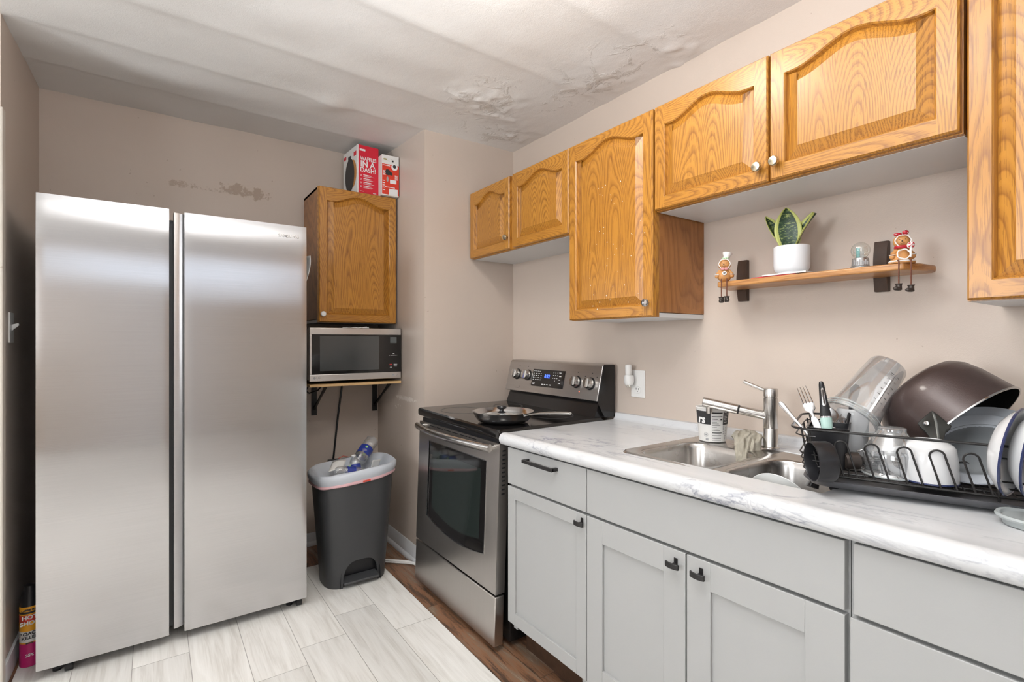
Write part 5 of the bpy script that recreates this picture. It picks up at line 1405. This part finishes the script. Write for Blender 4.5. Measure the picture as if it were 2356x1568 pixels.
# tray
MB().loft([rr3(0.010, 0.012, RL - 0.01, RWd - 0.012, 0.03, 0.004), rr3(0.000, 0.000, RL, RWd, 0.035, 0.008), rr3(-0.012, -0.016, RL + 0.012, RWd + 0.012, 0.04, 0.022), rr3(-0.014, -0.018, RL + 0.014, RWd + 0.014, 0.04, 0.025), rr3(-0.008, -0.012, RL + 0.008, RWd + 0.008, 0.04, 0.025), rr3(0.004, 0.002, RL - 0.002, RWd - 0.004, 0.03, 0.012)], True, True).build('drip_tray', mat('grey_drip_tray', (0.10, 0.10, 0.108, 1), 0.38, var=0.3, vscale=60), rack, angle=40)
for l_, w_ in ((0.05, 0.04), (0.05, RWd - 0.05), (RL - 0.05, 0.04), (RL - 0.05, RWd - 0.05)):
    MB().cyl(loc(l_, w_, -0.008 - TILT * l_ - (lift(0) * 0)), loc(l_, w_, 0.012), 0.010, 0.013, 14).build('foot', BLACK, rack)
ZB, ZT = 0.034, 0.142
top_l = rr3(-0.040, -0.012, RL + 0.03, RWd + 0.010, 0.05, ZT, 8)
MB().tube(top_l, 0.0030, 8, closed=True).build('top_rail', BLACKMETAL, rack)
MB().tube(rr3(0.0, 0.004, RL, RWd - 0.004, 0.035, ZB, 8), 0.0028, 8, closed=True).build('bottom_rail', BLACKMETAL, rack)
mb = MB()
for k in range(1, 30): mb.tube([loc(0.016 * k, 0.004, ZB + 0.002), loc(0.016 * k, RWd - 0.004, ZB + 0.002)], 0.0013, 6)
for k in range(1, 7): mb.tube([loc(0.003, 0.044 * k, ZB), loc(RL - 0.003, 0.044 * k, ZB)], 0.0020, 6)
mb.build('floor_wires', BLACKMETAL, rack)
# left end: bent horizontal wires
mb = MB()
for z_ in (0.040, 0.052, 0.066, 0.080, 0.125):
    k_ = (z_ - ZB) / (ZT - ZB)
    e_ = -0.014 - 0.020 * k_
    r_ = rrect(e_, 0.0 - 0.010 * k_, 0.12, RWd + 0.006 * k_, 0.045, 8)
    pts = [p for p in r_ if p[0] < 0.055]
    if z_ > 0.1: pts = [p for p in pts if p[0] < 0.04]
    pts = sorted(pts, key=lambda p: p[1])
    mb.tube([loc(a, b, z_) for a, b in pts], 0.0018, 6)
for w_ in (0.03, 0.10, 0.20, 0.28): mb.tube([loc(0.0, w_, ZB), loc(-0.020, w_, ZT)], 0.0024, 6)
mb.tube([loc(0.022, 0.004, ZB), loc(0.000, -0.006, ZT)], 0.0026, 6)
mb.build('end_wires', BLACKMETAL, rack)
# hairpin prongs along the front
for l_ in (0.085, 0.145, 0.205, 0.262, 0.318):
    hw = 0.0135
    p = [loc(l_ + hw, 0.006, ZB), loc(l_ + hw - 0.020, 0.010, ZB + 0.070)]
    for k in range(1, 8):
        a = pi * k / 8
        p.append(loc(l_ - 0.020 + hw * cos(a), 0.010, ZB + 0.070 + hw * sin(a)))
    p += [loc(l_ - hw - 0.020, 0.010, ZB + 0.070), loc(l_ - hw, 0.006, ZB)]
    MB().tube(p, 0.0022, 8).build('prong', BLACKMETAL, rack)
for l_ in (0.24, 0.27, 0.30):
    hw = 0.0135
    p = [loc(l_ + hw, 0.13, ZB), loc(l_ + hw, 0.13, ZB + 0.030)] + [loc(l_ + hw * cos(pi * k / 8), 0.13, ZB + 0.030 + hw * sin(pi * k / 8)) for k in range(1, 8)] + [loc(l_ - hw, 0.13, ZB + 0.030), loc(l_ - hw, 0.13, ZB)]
    MB().tube(p, 0.0020, 8).build('prong', BLACKMETAL, rack)
# front basket grid to the right
mb = MB()
mb.tube([loc(0.340, 0.002, ZB - 0.01), loc(0.336, -0.010, ZT)], 0.0030, 8)
for z_ in (0.036, 0.054, 0.068, 0.116): mb.tube([loc(0.338, -0.004, z_), loc(RL + 0.01, -0.004, z_)], 0.0018, 6)
mb.build('front_grid', BLACKMETAL, rack)

RZB = ZB + 0.004
def rplace(l, w, z=0.0): return rk(l, w, RZB + z)
# utensil holder
uh = thing('utensil_holder', 'black plastic utensil caddy hung in the left end of the rack', 'utensil holder', rk(0.036, 0.105, 0.040), RA - pi / 2)
NQ_ = NQ; NQ = 5
mb = MB().loft([qloop(-0.038, -0.055, 0.038, 0.055, 0.012, 0.0), qloop(-0.045, -0.062, 0.045, 0.062, 0.012, 0.098), qloop(-0.047, -0.064, 0.047, 0.064, 0.012, 0.100), qloop(-0.042, -0.059, 0.042, 0.059, 0.011, 0.100), qloop(-0.036, -0.052, 0.036, 0.052, 0.010, 0.004)], True, True)
mb.build('caddy_body', BLACK, uh)
MB().box((-0.041, -0.002, 0.004), (0.041, 0.002, 0.094)).build('divider', BLACK, uh)
NQ = NQ_
UB = rk(0.036, 0.105, 0.040)
def bar(loops_, name, m, parent, **k): return MB().loft(loops_).build(name, m, parent, **k)
def utensil_frame(p0, p1, facing):
    p0, p1 = Vector(p0), Vector(p1); ax = (p1 - p0).normalized(); f = Vector(facing); sd = ax.cross(f).normalized(); nn = sd.cross(ax)
    return p0, p1, ax, sd, nn
def sect(c_, sd, nn, w_, h_, n_=10): return [c_ + sd * (w_ * cos(2 * pi * k / n_)) + nn * (h_ * sin(2 * pi * k / n_)) for k in range(n_)]
VIEW = (-0.8, -0.45, 0.1)
# table knife handle / spoon handle
p0, p1, ax, sd, nn = utensil_frame(rk(0.030, 0.050, 0.075), (1.392, 0.706, 1.100), VIEW)
o = thing('table_spoon', 'silver spoon handle leaning left out of the black caddy', 'spoon', p0)
Lk = (p1 - p0).length
bar([sect(ax * (s_ * Lk), sd, nn, w_, h_) for s_, w_, h_ in ((0, 0.014, 0.002), (0.08, 0.016, 0.003), (0.2, 0.006, 0.0025), (0.4, 0.003, 0.002), (0.75, 0.005, 0.0018), (0.95, 0.0075, 0.0018), (1.0, 0.004, 0.0015))], 'shaft', CHROME, o)
# fork
p0, p1, ax, sd, nn = utensil_frame(rk(0.035, 0.075, 0.075), (1.440, 0.672, 1.142), VIEW)
o = thing('white_handled_fork', 'fork with its tines up and a white handle, in the caddy', 'fork', p0)
Lk = (p1 - p0).length
bar([sect(ax * (s_ * Lk), sd, nn, w_, h_) for s_, w_, h_ in ((0, 0.007, 0.005), (0.2, 0.0085, 0.006), (0.48, 0.008, 0.0055), (0.52, 0.0055, 0.003))], 'handle', POTWHITE, o)
bar([sect(ax * (s_ * Lk), sd, nn, w_, h_) for s_, w_, h_ in ((0.50, 0.004, 0.0022), (0.58, 0.004, 0.0018), (0.64, 0.0125, 0.0016), (0.70, 0.0135, 0.0014), (0.74, 0.0130, 0.0012))], 'neck', CHROME, o)
mb = MB()
for k in range(4):
    off = (-1.5 + k) * 0.0075
    mb.tube([ax * (0.73 * Lk) + sd * off, ax * (0.9 * Lk) + sd * off * 0.97, ax * Lk + sd * off * 0.93], 0.0015, 6, radii=[0.0019, 0.0016, 0.0006])
mb.build('tines', CHROME, o)
# peeler
p0, p1, ax, sd, nn = utensil_frame(rk(0.040, 0.095, 0.075), (1.440, 0.622, 1.160), VIEW)
o = thing('vegetable_peeler', 'vegetable peeler with mint green handle standing in the caddy', 'peeler', p0)
Lk = (p1 - p0).length
bar([sect(ax * (s_ * Lk), sd, nn, w_, h_, 14) for s_, w_, h_ in ((0, 0.011, 0.009), (0.3, 0.0135, 0.010), (0.48, 0.0135, 0.010), (0.485, 0.0120, 0.009))], 'grip', MINT, o)
bar([sect(ax * (s_ * Lk), sd, nn, w_, h_, 14) for s_, w_, h_ in ((0.47, 0.0138, 0.0103), (0.49, 0.0138, 0.0103))], 'ring', CHROME, o)
bar([sect(ax * (s_ * Lk), sd, nn, w_, h_, 14) for s_, w_, h_ in ((0.485, 0.0125, 0.009), (0.55, 0.0125, 0.008), (0.62, 0.0105, 0.006), (0.95, 0.0065, 0.005), (0.99, 0.0050, 0.004), (1.0, 0.003, 0.003))], 'head', BLACK, o)
bar([sect(ax * (s_ * Lk) + nn * 0.0045, sd, nn, w_, h_, 12) for s_, w_, h_ in ((0.64, 0.003, 0.002), (0.66, 0.0050, 0.0022), (0.88, 0.0036, 0.0022), (0.90, 0.002, 0.002))], 'blade', CHROME, o)
bar([sect(ax * (s_ * Lk) + nn * 0.0062, sd, nn, w_, h_, 12) for s_, w_, h_ in ((0.67, 0.0018, 0.0012), (0.68, 0.0026, 0.0012), (0.87, 0.0020, 0.0012))], 'blade_slot', BOOT, o)
# spoons bowl up at the back of the caddy
for lab, l_, w_, e_ in (('silver spoon with its bowl up behind the mint peeler', 0.055, 0.115, (1.515, 0.628, 1.082)), ('second silver spoon bowl, further right, behind the mint peeler', 0.062, 0.125, (1.540, 0.600, 1.070))):
    p0, p1, ax, sd, nn = utensil_frame(rk(l_, w_, 0.075), e_, VIEW)
    o = thing('table_spoon', lab, 'spoon', p0); Lk = (p1 - p0).length
    bar([sect(ax * (s_ * Lk), sd, nn, ww, 0.0018) for s_, ww in ((0, 0.005), (0.5, 0.0035), (0.68, 0.004))], 'shaft', CHROME, o)
    bar([sect(ax * (s_ * Lk) - nn * dd_, sd, nn, ww, 0.0022, 14) for s_, ww, dd_ in ((0.66, 0.004, 0), (0.74, 0.013, 0.003), (0.84, 0.017, 0.006), (0.93, 0.014, 0.004), (1.0, 0.003, 0.0))], 'spoon_bowl', CHROME, o)
p0, p1, ax, sd, nn = utensil_frame(rk(0.058, 0.135, 0.075), (1.575, 0.668, 1.095), VIEW)
o = thing('black_handled_utensil', 'black utensil handle rising behind the peeler in the caddy', 'utensil', p0); Lk = (p1 - p0).length
bar([sect(ax * (s_ * Lk), sd, nn, w_, h_) for s_, w_, h_ in ((0, 0.005, 0.003), (0.6, 0.005, 0.004), (0.9, 0.007, 0.005), (1.0, 0.006, 0.005))], 'shaft', BLACK, o)
p0, p1, ax, sd, nn = utensil_frame(rk(0.062, 0.13, 0.075), (1.600, 0.600, 1.145), VIEW)
o = thing('black_spatula', 'thin dark spatula edge standing behind the clear jar', 'spatula', p0); Lk = (p1 - p0).length
bar([sect(ax * (s_ * Lk), sd, nn, w_, h_) for s_, w_, h_ in ((0, 0.004, 0.003), (0.6, 0.004, 0.003), (0.8, 0.011, 0.0025), (0.97, 0.012, 0.0025), (1.0, 0.007, 0.002))], 'shaft', BLACK, o)

# black blender blade ring
bc_ = Vector((1.266, 0.568, 0.982))
o = thing('blender_blade_base', 'black round blender blade base on its side, left end of the rack', 'blender part', bc_)
axb = Vector((0.712, -0.700, 0.04)).normalized()       # from the open face inwards
MB().lathe([(0.0445, 0.0), (0.0470, 0.001), (0.0475, 0.006), (0.0475, 0.036), (0.044, 0.043), (0.030, 0.046), (0.012, 0.047), (0.012, 0.050)], (0, 0, 0), axb, 44, False, True).lathe([(0.0445, 0.0), (0.0435, 0.003), (0.0425, 0.032), (0.0, 0.034)], (0, 0, 0), axb, 44).build('ring', BLACK, o, angle=40)
mb = MB()
side = axb.cross(Vector((0, 0, 1))).normalized(); upv = side.cross(axb)
mb.cyl(axb * 0.034, axb * 0.020, 0.008, 0.006, 14)
for k in range(4):
    a = k * pi / 2 + 0.4
    dr_ = side * cos(a) + upv * sin(a)
    mb.loft([[axb * 0.024 + dr_ * 0.004 + upv.cross(dr_) * 0.0, axb * 0.022 + dr_ * 0.004, axb * 0.022 + dr_ * 0.006, axb * 0.024 + dr_ * 0.006], [axb * (0.012) + dr_ * 0.024, axb * 0.011 + dr_ * 0.024, axb * 0.010 + dr_ * 0.030, axb * 0.011 + dr_ * 0.030]])
mb.build('blades', CHROME, o)
o = thing('blender_coupling', 'dark metal blender coupling lying beside the black blade ring', 'blender part', rplace(0.088, 0.065, 0.026))
MB().lathe([(0.019, -0.020), (0.021, -0.012), (0.021, 0.010), (0.014, 0.016), (0.008, 0.024)], (0, 0, 0), axb, 26, True, True).build('hub', BOOT, o)
MB().tube([Vector((0.0, 0.0, 0.0)) + axb * 0.02 + side * a for a in (0.0,)] + [axb * 0.045 + side * 0.004, axb * 0.060 - side * 0.002], 0.003, 8).tube([axb * 0.010 + upv * 0.022, axb * 0.030 + upv * 0.030, axb * 0.042 + upv * 0.012, axb * 0.055 - upv * 0.006], 0.0024, 8).build('prongs', CHROME, o)

# clear jar upside down on the rack
cj = thing('clear_food_jar', 'clear plastic jar upside down on the rack behind the wire prongs', 'jar', rplace(0.165, 0.075))
MB().lathe([(0.056, 0.0), (0.060, 0.002), (0.058, 0.005), (0.054, 0.010), (0.056, 0.030), (0.058, 0.055), (0.052, 0.066), (0.032, 0.098), (0.028, 0.104), (0.028, 0.112), (0.026, 0.113)], n=40, cap1=True).build('shell', CLEARJAR, cj)
MB().lathe([(0.056, 0.0), (0.0605, 0.0015), (0.0605, 0.0040), (0.056, 0.005)], n=40).build('lip', TRANSLUC, cj)
# tall measuring beaker leaning on it
j0 = Vector((1.500, 0.580, 1.058)); j1 = Vector((1.628, 0.535, 1.196))
axj = (j1 - j0).normalized(); Lj = (j1 - j0).length
bj = thing('blender_beaker', 'tall clear measuring beaker tipped mouth down over the rack', 'beaker', j0)
sj = axj.cross(Vector((-0.7, -0.7, 0))).normalized()
MB().lathe([(0.064, 0.0), (0.068, 0.001), (0.068, 0.012), (0.0655, 0.013), (0.0655, 0.022), (0.063, 0.024), (0.058, 0.05), (0.046, Lj - 0.004), (0.044, Lj), (0.030, Lj + 0.001), (0.028, Lj - 0.004), (0.002, Lj - 0.004)], (0, 0, 0), axj, 48, ref=(-0.7, -0.7, 0)).build('shell', CLEARJAR, bj)
for h_ in (0.003, 0.009, 0.017): MB().tube([axj * h_ + (Vector((-0.7, -0.7, 0)) - axj * Vector((-0.7, -0.7, 0)).dot(axj)).normalized() * 0.0685 * cos(2 * pi * k / 48) + sj * 0.0685 * sin(2 * pi * k / 48) for k in range(48)], 0.0010, 6, closed=True).build('thread', TRANSLUC, bj)
fj = (Vector((-0.85, -0.5, 0)) - axj * Vector((-0.85, -0.5, 0)).dot(axj)).normalized(); gj = axj.cross(fj)
mb = MB()
for k in range(7):
    h_ = 0.045 + k * 0.018; rr_ = 0.0605 - 0.012 * (h_ / Lj) * 1.05
    w_ = 0.16 if k % 2 == 0 else 0.09
    for a0_ in (0.05, 0.42):
        pp = [axj * h_ + fj * (rr_ + 0.0006) * cos(a0_ + w_ * q / 3) + gj * (rr_ + 0.0006) * sin(a0_ + w_ * q / 3) for q in range(4)]
        mb.tube(pp, 0.0006, 5)
mb.tube([axj * h_ + fj * (0.0612 - 0.0126 * (h_ / Lj)) * cos(0.30) + gj * (0.0612 - 0.0126 * (h_ / Lj)) * sin(0.30) for h_ in (0.045, 0.08, 0.12, 0.155)], 0.0005, 5)
mb.build('measure_marks', PRINTBLACK, bj)
# white cup seen through the beaker
o = thing('white_cup', 'small white cup behind the clear beaker in the rack', 'cup', rplace(0.085, 0.245, 0.0))
MB().lathe([(0.030, 0.0), (0.034, 0.003), (0.038, 0.12), (0.038, 0.128), (0.034, 0.134), (0.004, 0.134)], n=36, cap0=True, cap1=True).build('cup_body', WHITECER, o)

# mug upside down with blue rim
mg = thing('white_mug', 'white mug with a blue rim standing upside down in the rack', 'mug', rplace(0.232, 0.060, 0.0005))
MB().lathe([(0.050, 0.003), (0.0535, 0.002), (0.0540, 0.010), (0.0515, 0.055), (0.0475, 0.078), (0.043, 0.084), (0.034, 0.090), (0.033, 0.093), (0.031, 0.093), (0.029, 0.089), (0.002, 0.087)], n=48, cap1=True).lathe([(0.050, 0.003), (0.048, 0.05), (0.044, 0.080), (0.0, 0.082)], n=48).build('body', WHITECER, mg, angle=50)
MB().lathe([(0.0498, 0.0032), (0.052, 0.0004), (0.0545, 0.0008), (0.0545, 0.0030), (0.0535, 0.0045)], n=48).build('blue_rim', BLUEGLAZE, mg)
hdv = Vector((-0.62, 0.78, 0)).normalized()
MB().tube([hdv * (0.050 + 0.030 * sin(a)) + Vector((0, 0, 0.042 - 0.028 * cos(a))) for a in [pi * k / 12 for k in range(13)]], 0.0058, 10, flat=1.3).build('handle', WHITECER, mg)

# brown pot tipped over the dishes
view_r = Vector((0.8166, -0.5771, 0)); view_f = Vector((0.5771, 0.8166, 0)); upz = Vector((0, 0, 1))
# towards the camera at that place
tc_ = -Vector((1.48, 0.34, -0.18)).normalized()
rgt = tc_.cross(upz).normalized() * -1; upc = rgt.cross(tc_) * -1
if upc.z < 0: upc = -upc
if rgt.dot(view_r) < 0: rgt = -rgt
axp = Vector((-0.107, -0.764, -0.636)).normalized()
rc0 = Vector((1.6554, 0.3797, 1.0477))
po = thing('brown_saucepan', 'large brown non-stick pot tipped upside down on top of the dishes', 'pot', rc0)
D_ = 0.1417; RR = 0.1434
MB().lathe([(RR, 0.0), (RR - 0.001, -0.004), (RR * 0.93, -D_ * 0.55), (RR * 0.87, -D_ * 0.78), (RR * 0.77, -D_ * 0.93), (RR * 0.63, -D_), (0.0, -D_)], (0, 0, 0), axp, 64, ref=tc_).build('outer_body', POTBROWN, po, angle=60)
MB().lathe([(RR - 0.003, 0.0), (RR - 0.013, -D_ * 0.55), (RR - 0.036, -D_ * 0.92), (0.0, -D_ + 0.003)], (0, 0, 0), axp, 64, ref=tc_).build('inside', POTINSIDE, po)
MB().lathe([(RR - 0.0032, 0.0), (RR - 0.0030, 0.0016), (RR + 0.0012, 0.0016), (RR + 0.0012, -0.0018), (RR, -0.002)], (0, 0, 0), axp, 64, ref=tc_).build('steel_rim', CHROME, po)
# bracket of the handle, towards the viewer and left
tn = (tc_ - axp * tc_.dot(axp)).normalized(); tb = axp.cross(tn)
if tb.dot(rgt) < 0: tb = -tb
ang_ = R(-14)
rad_ = tn * cos(ang_) + tb * sin(ang_); tan_ = (tb * cos(ang_) - tn * sin(ang_))
c0 = rad_ * (RR - 0.004) - axp * 0.018
lp = []
for s_, wv, hv in ((0.0, 0.024, 0.026), (0.010, 0.022, 0.022), (0.018, 0.017, 0.014), (0.045, 0.009, 0.007), (0.060, 0.006, 0.005)):
    cc = c0 + rad_ * s_ * 0.8 + axp * (0.9 * s_) - tan_ * (0.35 * s_)
    lp.append([cc + tan_ * wv * a + axp * hv * b for a, b in ((-1, -1), (1, -1), (1, 1), (-1, 1))])
hb_ = MB().loft(lp).build('handle_bracket', mat('dark_cast_metal', (0.035, 0.036, 0.033, 1), 0.25, metal=0.4), po, bevel=0.003)
MB().lathe([(0.0055, 0), (0.0055, 0.002), (0.003, 0.003)], c0 + rad_ * 0.012 - axp * 0.008 - tan_ * 0.006, rad_ + axp * -0.2, 16, True, True).build('rivet', CHROME, hb_)

# plates
def plate(name, label, c_, nrm, r, m, rimm=None, depth=0.016, cat='plate', group=None, foot=True):
    o = thing(name, label, cat, c_, group=group)
    b = MB().lathe([(r * 0.55, depth * 0.05), (r * 0.60, 0.0), (r * 0.66, depth * 0.25), (r * 0.72, depth * 0.75), (r * 0.98, depth * 1.0), (r, depth * 1.08), (r * 0.985, depth * 1.2), (r * 0.72, depth * 0.95), (r * 0.62, depth * 0.4), (0.0, depth * 0.3)], (0, 0, 0), nrm, 64, cap0=True).build('dish', m, o, angle=40)
    if rimm: MB().lathe([(r * 0.978, depth * 0.98), (r * 1.006, depth * 1.06), (r * 1.006, depth * 1.18), (r * 0.975, depth * 1.22)], (0, 0, 0), nrm, 64).build('rim_line', rimm, o)
    return o
nv_ = (tc_ * 0.66 + upc * 0.70 - rgt * 0.16).normalized()
WELLSHADE = mat('plate_well_shade', (0.17, 0.18, 0.19, 1), 0.3)  # shade under the tipped pot, painted as a darker plate inside
pa = plate('dinner_plate', 'large pale grey plate leaning behind the white mug, outermost', (1.604, 0.335, 1.011), nv_, 0.123, GREYCER, None, 0.020)
pb = plate('dinner_plate', 'second pale grey plate with shade painted inside, leaning in front of the outermost plate', (1.572, 0.333, 1.002), nv_, 0.111, GREYCER, None, 0.020)
MB().lathe([(0.082, 0.0200), (0.075, 0.0145), (0.060, 0.0095), (0.0, 0.0080)], (0, 0, 0), nv_, 48).build('shaded_well', WELLSHADE, pb)

# upright bowls at the right end
for k_, (cc, lab) in enumerate((((1.405, 0.245, 1.044), 'white bowl with a blue rim on its side, leftmost of the upright bowls'),
                                ((1.418, 0.217, 1.046), 'middle upright white bowl with a blue rim at the right end of the rack'),
                                ((1.432, 0.189, 1.048), 'rightmost upright pale bowl cut off by the picture edge'))):
    nb_ = (rgt * 0.93 + tc_ * 0.28 - upz * 0.15).normalized()
    o = thing('white_bowl', lab, 'bowl', cc)
    r = 0.090; dp = 0.034
    mm = WHITECER if k_ < 2 else GREYCER
    MB().lathe([(0.030, -dp), (0.040, -dp + 0.001), (0.062, -dp * 0.75), (0.080, -dp * 0.35), (r, 0.0), (r - 0.002, 0.001), (0.078, -dp * 0.32), (0.058, -dp * 0.68), (0.0, -dp * 0.9)], (0, 0, 0), nb_, 56, cap0=True).build('dish', mm, o, angle=50)
    MB().lathe([(r - 0.0012, -0.0030), (r + 0.0006, 0.0), (r - 0.002, 0.0016), (r - 0.004, 0.0002)], (0, 0, 0), nb_, 56).build('blue_rim', BLUEGLAZE, o)

# clear tub lid on the counter, front right
ld = thing('plastic_tub', 'frosted plastic tub lid on the counter in front of the rack', 'lid', on_counter(1.378, 0.213, 0.001))
MB().lathe([(0.046, 0.0), (0.047, 0.010), (0.056, 0.012), (0.058, 0.016), (0.056, 0.020), (0.050, 0.019), (0.048, 0.014), (0.0, 0.014)], n=48, cap0=True).build('lid_body', TRANSLUC, ld, angle=50)
